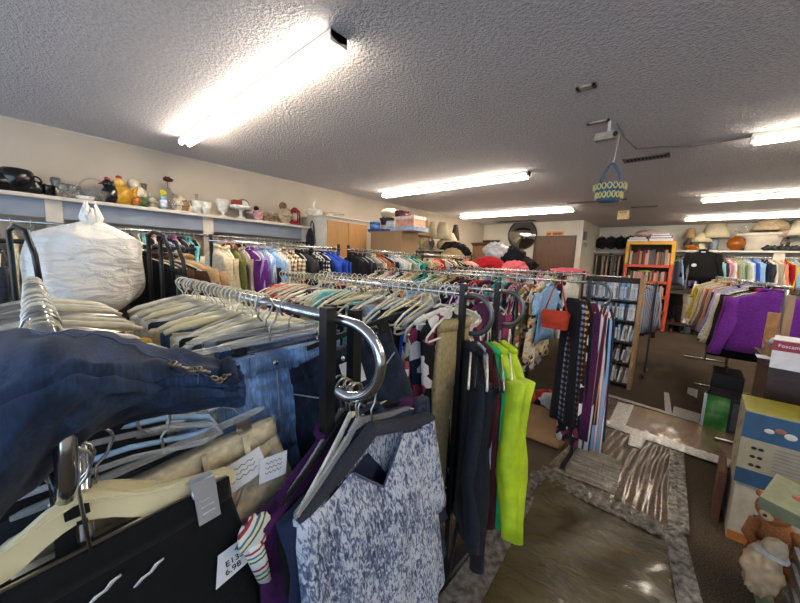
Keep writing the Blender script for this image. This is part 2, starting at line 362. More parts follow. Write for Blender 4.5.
def garment_meshes(kind, var):
    key = (kind, var)
    if key in GM: return GM[key]
    q = random.Random(str(key)); parts = []
    ph = q.uniform(0, 6); kf = q.uniform(4, 8)
    def body(prof, n=22, cy=0, amp=.012):
        z0 = prof[0][0]; z1 = prof[-1][0]; rings = []
        for i in range(len(prof) - 1):
            for j in range(3):
                t = j / 3; z = prof[i][0] * (1 - t) + prof[i + 1][0] * t; w_ = prof[i][1] * (1 - t) + prof[i + 1][1] * t; h_ = prof[i][2] * (1 - t) + prof[i + 1][2] * t
                rings.append(fold_ring(cy, w_, h_, z, ph + (z - z0) * 2, amp * min(1, (z0 - z) / .35), kf, n))
        z, w_, h_ = prof[-1]; rings.append(fold_ring(cy, w_, h_, z, ph + (z - z0) * 2, amp, kf, n))
        return rings
    if kind in ('shirt', 'jacket', 'blouse', 'sweater'):
        L = {'shirt': .66, 'jacket': .72, 'blouse': .6, 'sweater': .6}[kind] * q.uniform(.93, 1.07); T = {'shirt': .02, 'jacket': .034, 'blouse': .018, 'sweater': .026}[kind]
        prof = [(-.058, .05, T * .7), (-.075, .075, T * .8), (-.105, .15, T), (-.14, .205, T), (-.2, .215, T), (-.35, .205, T), (-L, .225, T * 1.1)]
        parts.append(('body', MB().rings(body(prof)).mesh('shirt')))
        ln = q.choice([.5, .55, .2]) if kind != 'jacket' else .56
        for s in (-1, 1):
            rg = []; sw = q.uniform(.0, .06); N = 8
            for i in range(N + 1):
                t = i / N; cy = s * (.2 + .05 * t + sw * t * t); z = -.13 - ln * t; hw = .055 - .02 * t
                rg.append(fold_ring(cy, hw * (1 + .1 * math.sin(11 * t + ph)), T * (.9 + .25 * math.sin(9 * t + ph)), z, ph + 9 * t, .007, 3, 14, xo=.012 * math.sin(3 * t + ph)))
            parts.append(('sleeve', MB().rings(rg).mesh('sleeve')))
        cl = MB().tube([(T * .6 * math.cos(a), .06 * math.sin(a), -.05 - .012 * math.cos(a)) for a in [2 * PI * i / 14 for i in range(14)]], .009 if kind != 'jacket' else .014, 5, True)
        parts.append(('collar', cl.mesh('collar')))
    elif kind in ('dress', 'skirt', 'scarf', 'top'):
        if kind == 'dress': prof = [(-.06, .06, .012), (-.1, .14, .016), (-.15, .18, .02), (-.4, .15, .02), (-.55, .18, .026), (-q.uniform(.9, 1.05), .24, .034)]
        elif kind == 'top': prof = [(-.06, .1, .012), (-.1, .16, .016), (-.2, .18, .018), (-.5, .19, .02)]
        elif kind == 'skirt': prof = [(-.11, .17, .015), (-.2, .19, .02), (-q.uniform(.5, .7), .24, .032)]
        else: prof = [(-.02, .04, .02), (-.1, .07, .02), (-.5, .08, .022), (-q.uniform(.8, 1.0), .09, .02)]
        parts.append(('body', MB().rings(body(prof)).mesh(kind)))
    elif kind in ('trousers', 'jeans'):
        b_ = MB(); T = .019; L = q.uniform(.95, 1.05)
        b_.rings(body([(-.105, .185, T), (-.15, .19, T), (-.28, .21, T * 1.2), (-.36, .215, T * 1.2)], amp=.006))
        for s in (-1, 1):
            b_.rings(body([(-.34, .108, T * 1.1), (-.6, .095, T), (-L, .08, T * .9)], cy=s * .108, n=14, amp=.008))
        parts.append(('body', b_.mesh('trousers')))
        parts.append(('waistband', MB().rings([fold_ring(0, .19, T + .003, z, ph, .002, kf) for z in (-.1, -.14)]).mesh('waistband')))
    elif kind in ('folded trousers', 'folded jeans'):
        T = q.uniform(.018, .024); hw = q.uniform(.17, .215); L = q.uniform(.42, .55)
        prof = [(-.104, hw * .96, T * .3), (-.112, hw, T * .9), (-.16, hw, T * 1.2), (-.3, hw * .97, T), (-L, hw * .93, T * 1.1)]
        parts.append(('body', MB().rings(body(prof, amp=.007)).mesh('trousers')))
    GM[key] = parts; return parts

COL = dict(black='17171b', navy='1c2740', white='d9d6d0', cream='d6c9a8', khaki='a8946a', tan='b3926a', brown='4a3022', grey='74767a', charcoal='34363c', red='a81f26', maroon='5a1a28',
           pink='d77a98', coral='e08570', orange='d8602c', bronze='a86038', yellow='d8b93c', green='4a8a4c', olive='6a6a38', teal='2c8a8c', blue='2a50b8', lightblue='8db4dc', denim='3c5678', darkdenim='232f44',
           paledenim='7b9bc4', purple='6e2a8c', plum='4a1c44', lilac='a99ad0', aqua='7ccdd0', gold='b8933e', silver='a8acb2', peach='e0b090', sage='93a58a', neon='c6e41a', stone='a69c8a')
CN = dict(lightblue='light blue', darkdenim='dark denim', paledenim='pale denim')
PAT = dict(f='floral', s='striped', p='plaid', d='dotted', r='print')
PATN = dict(f='floral', s='striped', p='plaid', d='dotted', r='patterned')
ALT = [('d8cfc4', '2a2c40'), ('c86a6a', 'e8dcc8'), ('6a8cc0', 'e2e2e2'), ('d09858', '3c2c2c'), ('e6e0e0', '883050')]
usedlab = set()
TAGM = MB().box((-.001, -.018, -.045), (.001, .022, .0)).mesh('price_tag')
def row(items, rackdesc, p0, p1, hang='w', hmat=None, hlabel=None, hgroup=None, ang=0, jitter=.06, hskip=False, zs_=1.0, tags=0, ysc=1.0):
    """items: list of 'colour[:pat] kind' hung from p0 to p1; garments stand square to the rail"""
    p0 = Vector(p0); p1 = Vector(p1); n = len(items); az = math.atan2((p1 - p0).y, (p1 - p0).x) + ang
    names = []
    for it in items:
        if it in (None, '', 'empty'): names.append(None); continue
        c, kd = it.split(' ', 1); pt = None
        if ':' in c: c, pt = c.split(':')
        nm = (CN.get(c, c) + ' ' + (PATN[pt] + ' ' if pt else '') + kd); names.append((nm, c, pt, kd))
    for i, it in enumerate(names):
        t = (i + .5) / n; p = p0.lerp(p1, t) + Vector((0, 0, 0)); rz = az + R.uniform(-jitter, jitter) * 2
        if R.random() < .5: rz += PI
        hm = hmat if not isinstance(hmat, list) else R.choice(hmat)
        if not hskip:
            o = link('clothes_hanger', hmesh(hang), hm or white_plastic, None, (p.x, p.y, p.z), (R.uniform(-.08, .08), R.uniform(-.12, .12), rz + R.uniform(-.12, .12)))
            tag(o, hlabel, 'hanger', hgroup or hlabel); hobj = o
        else: hobj = None
        if it is None: continue
        nm, c, pt, kd = it
        col = mulc(COL[c], R.uniform(.9, 1.1)); col = tuple(round(x * 12) / 12 * .5 + x * .5 for x in col); col = '%02x%02x%02x' % tuple(int(x * 255) for x in col)
        if pt: a = R.choice(ALT); mt = cloth(COL[c], PAT[pt], a[0], a[1])
        elif 'denim' in c or 'jeans' in kd: mt = cloth(COL[c], 'denim')
        else: mt = cloth(COL[c])
        parts = garment_meshes(kd, R.randrange(3))
        o = link({'folded trousers': 'folded_trousers', 'folded jeans': 'folded_jeans'}.get(kd, kd), parts[0][1], mt, None, (p.x, p.y, p.z), (0, R.uniform(-.04, .04), rz))
        s = R.uniform(.92, 1.06); o.scale = (1, s * (ysc if kd in ('trousers', 'jeans') else 1), R.uniform(.92, 1.08) * (zs_ if kd in ('dress', 'blouse', 'shirt') else 1))
        for pn, pm in parts[1:]: link(pn, pm, mt, o)
        if tags and R.random() < tags: link('price_tag', TAGM, paper, o, (R.uniform(-.01, .01), R.choice([-.19, .19]), -.2 - R.random() * .12), (R.uniform(-.3, .3), 0, R.uniform(-.5, .5)))
        prev = names[i - 1] if i > 0 else None; nxt = names[i + 1] if i < n - 1 else None
        L = [nm + ' on ' + rackdesc]
        if prev: L.append('%s beside the %s on %s' % (nm, prev[0], rackdesc))
        if nxt: L.append('%s beside the %s on %s' % (nm, nxt[0], rackdesc))
        if prev and nxt: L.append('%s between %s and %s on %s' % (nm, prev[0], nxt[0], rackdesc))
        cnt = sum(1 for q in names if q and q[0] == nm)
        if cnt > 1: L = L[1:] or L
        lab = next((x for x in L if x not in usedlab and len(x.split()) <= 16), L[-1] if len(L[-1].split()) <= 16 else nm + ' on ' + rackdesc)
        usedlab.add(lab)
        if hobj is not None and hlabel:
            hl = 'hanger holding the ' + lab
            if len(hl.split()) <= 16: LABELS[hlabel].remove(hobj); hobj['label'] = hl; LABELS.setdefault(hl, []).append(hobj)
        tag(o, lab, {'folded trousers': 'trousers', 'folded jeans': 'jeans'}.get(kd, kd), 'clothes on ' + rackdesc)

def rack(label, x0, x1, ys, z, axis='x', fixed=None, loops=(), rr=.0125, postz=.03, mat=chrome, pmat=black_metal, rails=True):
    """garment rack: rails along x at each y, square black posts at both ends, feet, optional curled rail ends"""
    t = thing('garment_rack', label, 'clothes rack', (0, 0, 0))
    def W(a, b_, c): return (a, b_, c) if axis == 'x' else (b_, a, c)
    for y in ys:
        link('rail', MB().tube([W(x0, y, z), W(x1, y, z)], rr, 10), mat, t)
        for x in (x0, x1):
            s = 1 if x == x1 else -1
            b_ = MB().box((-.011, -.011, 0), (.011, .011, z + postz)); o = link('post', b_, pmat, t, W(x - s * .02, y, 0))
    ya, yb = min(ys), max(ys)
    for x in (x0, x1):
        s = 1 if x == x1 else -1
        q = MB(); A = W(x - s * .02 - .015, ya - (.22 if len(ys) == 1 else .02), .03); B = W(x - s * .02 + .015, yb + (.22 if len(ys) == 1 else .02), .06)
        lo = [min(a, b2) for a, b2 in zip(A, B)]; hi = [max(a, b2) for a, b2 in zip(A, B)]
        link('foot', q.box(lo, hi), pmat, t)
    for (y, rad, m_) in loops:
        pts = [W(x1, y, z)]
        for i in range(11):
            a = PI / 2 - (PI * 1.05) * i / 10; pts.append(W(x1 + .03 + rad * math.cos(a), y, z - rad + rad * math.sin(a)))
        link('curled_arm', MB().tube(pts, rr * 1.05, 10), m_, t)
    return t

# ================================================================== LEFT WALL: shelf, posts, rail
SZ = 1.845; SX = -4.3
t = thing('wall_shelf', 'long white painted shelf along the left wall holding glassware and ceramics', 'shelf', (XL, -1.2, 0))
link('shelf_board', MB().box((0, 0, SZ - .03), (.3, 4.02, SZ)), white_paint, t)
link('valance_board', MB().box((.2, 0, SZ - .19), (.215, 4.0, SZ - .03)), greyblue, t)
for yy in (1.34, 2.61, 3.92):
    link('support_post', MB().box((.2, yy, 0), (.225, yy + .11, SZ - .03)), white_paint, t)
for yy in (.02,): link('support_post', MB().box((.2, yy, 0), (.225, yy + .11, SZ - .03)), white_paint, t)
t = thing('wall_rail', 'steel clothes rail running under the long shelf on the left wall', 'clothes rail', (0, 0, 0))
link('rail', MB().tube([(-4.28, -1.2, 1.60), (-4.28, 2.75, 1.60)], .014, 8), chrome, t)
for yy in (-1.0, .2, 1.45, 2.7): link('bracket', MB().box((-4.6, yy, 1.59), (-4.28, yy + .02, 1.61)), black_metal, t)
WR = 'the rail under the left wall shelf'
row(['red sweater', 'white shirt', 'cream shirt', 'grey shirt'], WR, (-4.28, -.35, 1.6), (-4.28, .1, 1.6), 'w', white_plastic, 'hanger on the rail under the left wall shelf')
row(['teal shirt', 'maroon shirt', 'white blouse', 'silver blouse', 'cream shirt', 'sage shirt', 'grey shirt', 'white shirt', 'aqua shirt', 'navy shirt', 'coral shirt', 'navy shirt', 'lightblue shirt', 'purple shirt', 'pink blouse', 'navy shirt', 'teal blouse', 'aqua blouse', 'black dress'],
    WR, (-4.28, .42, 1.6), (-4.28, 1.3, 1.6), 'w', white_plastic, 'hanger on the rail under the left wall shelf')
row(['red blouse', 'red sweater', 'black top', 'charcoal top'] + [None] * 18, WR, (-4.28, 1.62, 1.6), (-4.28, 2.72, 1.6), 'w', white_plastic, 'hanger on the rail under the left wall shelf')

# shelf wares ------------------------------------------------------
def ypx(px): return at(px, 193 + .1136 * px, x=-4.42).y
cer = {}
def glaze(c, rough=.2): return simple('glaze_' + c, c, rough, var=.15, s=25)
def ware(name, label, cat, px, prof, mat, extra=None, group=None, n=18, z=SZ, x=-4.42, y=None, rz=0, sx=1, sy=1):
    t_ = thing(name, label, cat, (x, ypx(px) if y is None else y, z), rz, group)
    link('body', MB().lathe(prof, n, sx=sx, sy=sy), mat, t_)
    for nm, mb, mt in (extra or []): link(nm, mb, mt, t_)
    return t_
def loop_handle(y, z, r, t_=.006, s=1): return MB().tube([(0, y + s * r * math.sin(a) * 1.0, z + r * math.cos(a)) for a in [PI * i / 8 for i in range(9)]], t_, 6)
blk = glaze('141416'); cream_g = glaze('d8cfbc'); wht = glaze('dcdad2')
mugp = [(.03, 0), (.038, .005), (.042, .08), (.045, .1), (.04, .1), (.036, .02), (0, .015)]
bigp = [(.05, 0), (.1, .05), (.12, .1), (.1, .16), (.07, .18), (.06, .18), (.03, .03)]
ware('teapot', 'black ceramic teapot at the far left end of the shelf', 'teapot', -1, [(.04, 0), (.09, .04), (.1, .09), (.07, .14), (.03, .155), (.015, .18), (0, .185)], blk, [('spout', MB().tube([(0, .08, .06), (0, .13, .1), (0, .15, .15)], [.02, .014, .01]), blk)])
ware('tureen', 'big black ceramic pot with a pointed spout beside the black teapot', 'pot', 19, [(.05, 0), (.09, .05), (.105, .12), (.1, .18), (.085, .2), (.075, .2), (.08, .08)], blk, [('spout', MB().tube([(0, -.07, .12), (0, -.11, .19), (0, -.125, .23)], [.03, .02, .006]), blk), ('handle', loop_handle(.1, .12, .04, .008), blk)])
ware('creamer', 'small black jug with a ring handle, between big pot and mug', 'jug', 35, [(.03, 0), (.06, .03), (.065, .07), (.05, .1), (.055, .115), (.045, .11), (.03, .03)], blk, [('handle', loop_handle(.06, .075, .03, .008), blk)])
ware('mug', 'black ceramic mug standing just left of the clear glassware', 'mug', 50, mugp, blk, [('handle', loop_handle(-.042, .05, .025, .006, -1), blk)])
gp = [(.03, 0), (.005, .012), (.005, .05), (.03, .07), (.04, .11), (.033, .14), (.03, .14), (.02, .08)]
for k, px in enumerate((57, 62, 67, 72, 77)):
    ware('wine_glass', ['tallest clear stemmed glass beside the black mug', 'clear stemmed glass among the shelf glassware', 'clear stemmed glass among the shelf glassware', 'clear stemmed glass among the shelf glassware', 'clear stemmed glass next to the white dish'][k], 'glass', px, [(r, z * (1.25 if k == 0 else .9)) for r, z in gp], glass, None, 'clear glassware on the left shelf', 12, x=-4.42 + (k % 2) * .06)
ware('dish', 'small white dish in front of the glass basket', 'dish', 85, [(.03, 0), (.06, .01), (.075, .035), (.07, .035), (.03, .012)], wht, x=-4.37)
ware('glass_basket', 'clear glass basket with a tall arched handle', 'basket', 95, [(.05, 0), (.08, .02), (.12, .1), (.115, .1), (.07, .02)], glass, [('handle', MB().tube([(0, .11 * math.cos(a), .09 + .13 * math.sin(a)) for a in [PI * i / 12 for i in range(13)]], .007), glass)])
def critter(name, label, px, h, mats, kind='bird', x=-4.42):
    t_ = thing(name, label, 'figurine', (x, ypx(px), SZ)); k = h / .2
    link('body', MB().ell((0, 0, .075 * k), (.05 * k, .065 * k, .075 * k), lump=.05, seed=px), mats[0], t_)
    link('head', MB().ell((0, -.02 * k, .16 * k), (.032 * k, .035 * k, .035 * k)), mats[1], t_)
    if kind == 'bird':
        link('beak', MB().tube([(0, -.05 * k, .16 * k), (0, -.08 * k, .15 * k)], [.012 * k, .002]), mats[2], t_)
        link('tail', MB().tube([(0, .05 * k, .08 * k), (0, .09 * k, .15 * k)], [.03 * k, .008]), mats[0], t_)
        link('comb', MB().ell((0, -.02 * k, .2 * k), (.008, .02 * k, .014 * k)), mats[2], t_)
    else:
        link('base', MB().lathe([(.05 * k, 0), (.05 * k, .015)]), mats[2], t_)
        for s in (-1, 1): link('arm', MB().tube([(.02, s * .04 * k, .12 * k), (.045 * k, s * .045 * k, .08 * k), (.055 * k, s * .01, .07 * k)], .012 * k), mats[0], t_)
    return t_
ylw, org, grn = glaze('c8962c'), glaze('b86a24'), glaze('4c6a38'); redg = glaze('9a1c22')
critter('rooster_figurine', 'black ceramic rooster figure beside the yellow hen', 112, .24, (blk, blk, redg))
critter('hen_figurine', 'yellow and orange ceramic hen, biggest figure on the shelf', 124, .27, (ylw, glaze('d8b060'), redg))
critter('lady_figurine', 'tall white ceramic figure behind the small orange one', 140, .3, (cream_g, cream_g, blk), 'p', -4.5)
critter('pumpkin_figurine', 'small orange figure with green base next to the yellow hen', 136, .14, (org, ylw, grn), 'p', -4.38)
critter('frog_figurine', 'small green figure in front of the tall white one', 143, .11, (grn, grn, blk), 'p', -4.36)
ware('vase', 'slim clear vase behind the green figure', 'vase', 147, [(.025, 0), (.03, .05), (.018, .18), (.03, .26), (.025, .26), (.015, .1)], glass, x=-4.5)
critter('bear_figurine', 'small grey seated figure right of the green figure', 153, .17, (glaze('a8a090'), glaze('b0a898'), wht), 'p')
ware('bottle', 'clear bottle with a bright yellow cap and blue label', 'bottle', 163, [(.03, 0), (.032, .12), (.03, .14), (.015, .17), (.015, .18)], glaze('8aa8c4'), [('cap', MB().lathe([(.03, .14), (.032, .2), (.02, .21)]), glaze('c8c030')), ('label', MB().lathe([(.034, .03), (.034, .1)]), paper)], x=-4.38)
t = ware('glass_decanter', 'tall square glass decanter with a flower stopper', 'decanter', 169, [(.085, 0), (.09, .02), (.09, .16), (.03, .22), (.03, .24)], glass, [('stopper', MB().tube([(0, 0, .23), (0, 0, .32)], .006), glaze('8a7a50')), ('flower', MB().ell((0, 0, .335), (.035, .05, .02), lump=.2), glaze('5a2a22'))], n=4, rz=.7)
critter('angel_figurine', 'pale figurine just right of the flower decanter', 177, .2, (cream_g, glaze('c8b090'), wht), 'p')
critter('shepherd_figurine', 'brown and cream figurine left of the square white planters', 184, .19, (glaze('9a7a58'), cream_g, wht), 'p')
critter('dove_figurine', 'cream bird figurine touching the white planters', 190, .12, (cream_g, cream_g, org))
for k, px in enumerate((197, 206)):
    b_ = MB(); b_.lathe([(.05, 0), (.075, .15), (.07, .15), (.045, .02)], 4)
    t_ = thing('planter', ['white square planter on the shelf with a glass bottle behind it', 'white square planter on the shelf left of the white goblet'][k], 'planter', (-4.42, ypx(px), SZ), PI / 4, 'pair of white square planters'); link('body', b_, wht, t_)
ware('bottle', 'clear glass bottle behind the white square planters', 'bottle', 200, [(.03, 0), (.03, .14), (.012, .19), (.02, .24)], glass, x=-4.52)
ware('goblet', 'wide white goblet vase on a short foot', 'vase', 223, [(.05, 0), (.05, .01), (.015, .03), (.02, .05), (.06, .08), (.075, .16), (.07, .21), (.065, .21), (.05, .09)], wht)
ware('cake_stand', 'white pedestal cake stand on the left wall shelf', 'cake stand', 241, [(.07, 0), (.06, .015), (.018, .04), (.02, .1), (.05, .12), (.14, .13), (.145, .16), (.135, .15), (0, .14)], wht)
tag(link('tin', MB().box((-.05, -.05, 0), (.05, .05, .075)), glaze('8e2a22'), None, (-4.42, ypx(237), SZ + .152)), 'small red tin sitting on the white cake stand', 'tin')
t = thing('mantel_clock', 'round silver clock behind the cake stand', 'clock', (-4.52, ypx(247), SZ))
link('case', MB().ell((0, 0, .19), (.03, .085, .085)), glaze('8c8880'), t); link('dial', MB().ell((.02, 0, .19), (.02, .06, .06)), paper, t); link('base', MB().lathe([(.05, 0), (.045, .05), (.02, .12)]), glaze('8c8880'), t)
critter('doll_figurine', 'small doll figurine with pink dress and black hair', 258, .2, (glaze('d09aa0'), blk, wht), 'p')
for k, px in enumerate((266, 271, 276)):
    critter('animal_figurine', ['leftmost of three small brown animal figurines', 'middle of three small brown animal figurines', 'rightmost of three small brown animal figurines'][k], px, .14, (glaze('8a7358'), glaze('a08c70'), cream_g), 'p')
critter('saint_figurine', 'tall brown and white robed figurine beside the red lantern', 285, .31, (glaze('b8a488'), glaze('7a5a3c'), cream_g), 'p')
t = thing('lantern', 'red metal lantern at the right end of the left shelf', 'lantern', (-4.4, ypx(294), SZ))
link('base', MB().lathe([(.09, 0), (.09, .03), (.06, .05)]), redg, t); link('globe', MB().ell((0, 0, .12), (.06, .06, .06)), glaze('d8b8a8'), t)
for a in range(4): link('cage_wire', MB().tube([(.075 * math.cos(a * PI / 2), .075 * math.sin(a * PI / 2), z) for z in (.03, .2)], .01), redg, t)
link('cap', MB().lathe([(.085, .19), (.04, .23), (.02, .25)]), redg, t)

# tall cabinet and items on top
t = thing('cabinet', 'tall white cabinet with tan wooden doors against the left wall', 'cabinet', (XL + .01, 2.86, 0))
link('carcass', MB().box((0, 0, 0), (.6, .8, 1.98)), white_paint, t)
for k in range(2): 
    o = link('door', MB().box((.6, .03 + k * .38, .1), (.618, .4 + k * .38, 1.93)), tanwood, t)
    link('door_pull', MB().box((.618, .36 + k * .08, 1.0), (.63, .375 + k * .08, 1.12)), black_metal, o)
link('top_trim', MB().box((0, -.02, 1.98), (.64, .82, 2.0)), white_paint, t)
t = thing('shoulder_bag', 'dark bag hanging on the side of the white cabinet', 'bag', (-4.3, 2.84, 1.5))
link('body', MB().ell((0, -.03, .12), (.09, .035, .2), lump=.06, seed=3), cloth('24252c'), t)
link('strap', MB().tube([(-.06, 0, .25), (-.03, .0, .38), (0, 0, .43), (.04, 0, .38), (.06, 0, .25)], .008), cloth('3a3c44'), t)
def cy(px): return at(px, 215, x=-4.3).y
critter2 = lambda *a, **k: None
for k, (px, rr_) in enumerate(((305, .06), (309, .05))):
    ware('bowl', ['small cream bowl at the left edge of the cabinet top', 'second small cream bowl on the cabinet top'][k], 'bowl', px, [(.03, 0), (rr_, .05), (rr_ * .8, .1), (0, .11)], cream_g, z=2.0, x=-4.3, y=cy(px) + .08)
ware('swan_figurine', 'white long-necked swan figurine on top of the cabinet', 'figurine', 316, [(.05, 0), (.09, .04), (.08, .09), (0, .12)], wht, [('neck', MB().tube([(0, -.04, .08), (0, -.07, .16), (0, -.03, .22), (0, -.06, .26)], [.025, .018, .014, .016]), wht)], z=2.0, x=-4.3, y=cy(316) + .02)
ware('basket', 'low wicker basket on the cabinet top', 'basket', 326, [(.08, 0), (.1, .07), (.09, .07), (.07, .01)], simple('straw_wicker', 'b8a488', .9, s=90, var=.3), z=2.0, x=-4.3, y=cy(326))
t = thing('wire_basket', 'open wire basket on the tan cabinet', 'basket', (-4.3, cy(337), 2.0))
for z, r in ((0.01, .07), (.05, .09), (.09, .1)): link('wire_ring', MB().tube([(r * math.cos(2 * PI * i / 16), r * 1.3 * math.sin(2 * PI * i / 16), z) for i in range(16)], .004, 5, True), wire, t)
for k in range(8):
    a = k * PI / 4; link('wire_rib', MB().tube([(.07 * math.cos(a), .09 * math.sin(a), .01), (.1 * math.cos(a), .13 * math.sin(a), .09)], .003, 4), wire, t)

# lower wooden cabinet with boxes
cxa, cxb = at(367, 232, y=4.62).x, at(402, 232, y=4.62).x
CB = 1.84
t = thing('low_cabinet', 'plain brown wooden cabinet carrying boxes, right of the tan doors', 'cabinet', (-3.98, 3.72, 0))
link('carcass', MB().box((.02, 0, 0), (.68, .4, CB - .02)), simple('tan_laminate', 'a58560', .6, var=.04, s=4), t)
link('top_board', MB().box((0, -.02, CB - .02), (.7, .42, CB)), simple('tan_laminate', 'a58560', .6, var=.04, s=4), t)
def bx(name, label, cat, px0, px1, pyt, z, depth, mat, y, lidm=None, zt=None):
    x0 = at(px0, pyt, y=y).x; x1 = at(px1, pyt, y=y).x; zt = zt or at((px0 + px1) / 2, pyt, y=y).z
    t_ = thing(name, label, cat, ((x0 + x1) / 2, y, z)); w_ = (x1 - x0) / 2; h_ = max(.03, zt - z)
    link('body', MB().box((-w_, 0, 0), (w_, depth, h_ * .8)), mat, t_); link('lid', MB().box((-w_ - .008, -.008, h_ * .72), (w_ + .008, depth + .008, h_)), lidm or mat, t_); return t_, h_ + z
def P(c, r=.6): return simple('print_' + c, c, r, var=.18, s=18)
yb_ = 3.73
bx('box', 'flat royal blue box at the left front of the low cabinet', 'box', 368, 381, 229, CB, .3, P('2c4a9a'), yb_)
bx('box', 'dark blue flat box in the middle of the low cabinet top', 'box', 382, 389, 229.5, CB, .3, P('2a3c72'), yb_)
t = thing('round_tin', 'round light blue tin on the flat royal blue box', 'tin', (at(375, 226, y=3.83).x, 3.83, 1.895)); link('body', MB().lathe([(.085, 0), (.085, .08)]), P('5a86b8'), t); link('lid', MB().lathe([(.09, .065), (.09, .1), (.08, .11), (0, .11)]), P('3a62a0'), t)
bx('box', 'white patterned box behind the blue tin on low cabinet', 'box', 382, 394, 221, CB, .14, P('c6c8c0'), 3.95)
_, z1 = bx('game_box', 'wide white and blue flat box, right side of low cabinet', 'box', 390, 414, 226.5, CB, .35, P('aab4cc'), yb_, P('8ab4c4'))
_, z2 = bx('storage_tub', 'salmon plastic tub with white lid on the wide flat box', 'tub', 396, 414, 216, z1, .28, P('d89a84', .4), yb_ + .03, P('e0d2c4', .4))
t = thing('hat_box', 'maroon round box on top of the salmon tub', 'box', (at(403, 212, y=3.88).x, 3.88, z2)); link('body', MB().lathe([(.12, 0), (.12, .08)]), P('5c2430'), t); link('lid', MB().lathe([(.125, .06), (.125, .09), (.1, .1)]), P('4a1c28'), t)
t = thing('basket', 'dark woven basket stacked behind the salmon tub', 'basket', (at(387, 220, y=4.02).x, 4.02, 1.97)); link('body', MB().lathe([(.09, 0), (.125, .11), (.12, .11), (.08, .02)]), P('3a2a2c', .9), t); link('handle', MB().tube([(.115 * math.cos(a), 0, .1 + .07 * math.sin(a)) for a in [PI * i / 10 for i in range(11)]], .012), P('3a2a2c', .9), t)
t = thing('cushion', 'cream cushion stuffed above the dark woven basket', 'cushion', (at(390, 210, y=4.02).x, 4.02, 2.1)); link('cover', MB().ell((0, 0, .06), (.17, .12, .075), lump=.05, seed=5), cloth('c8c0a4'), t)

# wall shelf of lamps at the left
def lamp(label, x, y, z, h, rs, basemat, shademat, shape='vase', r2=None, tall=.45, group=None, tilt=0):
    t_ = thing('table_lamp', label, 'lamp', (x, y, z), 0, group); t_.rotation_euler = (0, tilt, 0)
    bh = h * (1 - tall); k = bh / .3
    pr = {'vase': [(.07, 0), (.075, .01), (.03, .03), (.05, .08), (.08, .15), (.05, .22), (.015, .26), (.012, .3)],
          'round': [(.06, 0), (.06, .02), (.11, .06), (.13, .13), (.1, .21), (.03, .25), (.012, .3)],
          'square': [(.08, 0), (.08, .24), (.02, .25), (.012, .3)],
          'stick': [(.08, 0), (.07, .02), (.015, .04), (.012, .3)]}[shape]
    link('lamp_base', MB().lathe([(r * (k if shape != 'stick' else 1), zz * k) for r, zz in pr], 4 if shape == 'square' else 16), basemat, t_)
    if shademat:
        r2 = r2 or rs * .45; z0 = bh * .92
        link('lamp_shade', MB().lathe([(rs, z0), (rs * .72 + r2 * .28, z0 + (h - z0) * .35), (r2, h), (r2 - .006, h), (rs * .7 + r2 * .28, z0 + (h - z0) * .35), (rs - .008, z0)], 20), shademat, t_)
    link('socket', MB().tube([(0, 0, bh), (0, 0, bh + .06)], .014), chrome, t_)
    return t_
shade = simple('cream_lamp_shade', 'cfc3a4', .9, var=.06, s=40); shade2 = simple('tan_lamp_shade', 'b0936a', .9, var=.1, s=40); shade3 = simple('white_lamp_shade', 'd8d2c0', .9, var=.04, s=40)
tag(link('lamp_shelf', MB().box((XL, 5.7, 1.62), (-3.9, 8.3, 1.65)), white_paint), 'white shelf holding the old lamps beside the low cabinet', 'shelf')
yl = 5.9
for k, (px, pt, rs, bm, sm, shp, lab) in enumerate([(423, 218, .2, glaze('9a8a64'), shade2, 'vase', 'lamp with tan tapered shade, nearest the salmon tub'), (433, 222, .13, glaze('5c5648'), shade, 'vase', 'dark based lamp with narrow shade, second beside the low cabinet'),
     (443, 221, .2, glaze('a89878'), shade, 'round', 'lamp with cream bell shade, tallest beside the low cabinet'), (449, 233, .26, glaze('a89878'), shade, 'round', 'low lamp with the widest cream shade'), (456, 224, .12, glaze('3a342c'), simple('brown_lamp_shade', '4a3f33', .9), 'vase', 'small lamp with dark brown shade at the end')]):
    yy = yl + .35 * k + (.1 if k == 3 else 0); p = at(px, pt, y=yy); xx = max(XL + rs + .02, min(p.x, -3.95)); yy2 = yy
    p = at(px, pt, x=-4.15); lamp(lab, -4.15, p.y, 1.65, max(.3, min(.6, p.z - 1.65)), rs * .85, bm, sm, shp, r2=rs * .4, tall=.55)

# ================================================================== BACK WALL
p = at(522.5, 235, y=YB - .02)
t = thing('convex_mirror', 'round convex security mirror high on the back wall', 'mirror', (p.x, YB - .02, p.z))
dome = MB(); rg = []
for i in range(9):
    a = i / 8 * .95; rg.append([(.37 * math.sin(a) / math.sin(.95) * math.cos(2 * PI * k / 32), -.16 * (math.cos(a) - math.cos(.95)) / (1 - math.cos(.95)) - .03, .37 * math.sin(a) / math.sin(.95) * math.sin(2 * PI * k / 32)) for k in range(32)])
rg[0] = [(x * 1e-3 + 1e-4 * math.cos(k), y, z + 1e-4 * math.sin(k)) for k, (x, y, z) in enumerate(rg[0])]
link('mirror_dome', dome.rings(rg, False), base('mirror_silver', 'b8bab8', .04, 1)[0], t)
link('rim', MB().tube([(.375 * math.cos(2 * PI * k / 40), -.03, .375 * math.sin(2 * PI * k / 40)) for k in range(40)], .014, 6, True), black_plastic, t)
link('back_plate', MB().tube([(0, 0, 0), (0, -.03, 0)], .36, 32), black_plastic, t)
p0, p1 = at(546, 237, y=YB - .02), at(564, 232.5, y=YB - .02)
t = thing('door_sign', 'small orange sign with dark lettering above the back door', 'sign', (p0.x, YB - .02, p0.z))
L = p1.x - p0.x
link('sign_board', MB().box((0, -.01, 0), (L, .01, .14)), simple('orange_sign', 'd8935c', .6, var=.05), t)
lt = MB()
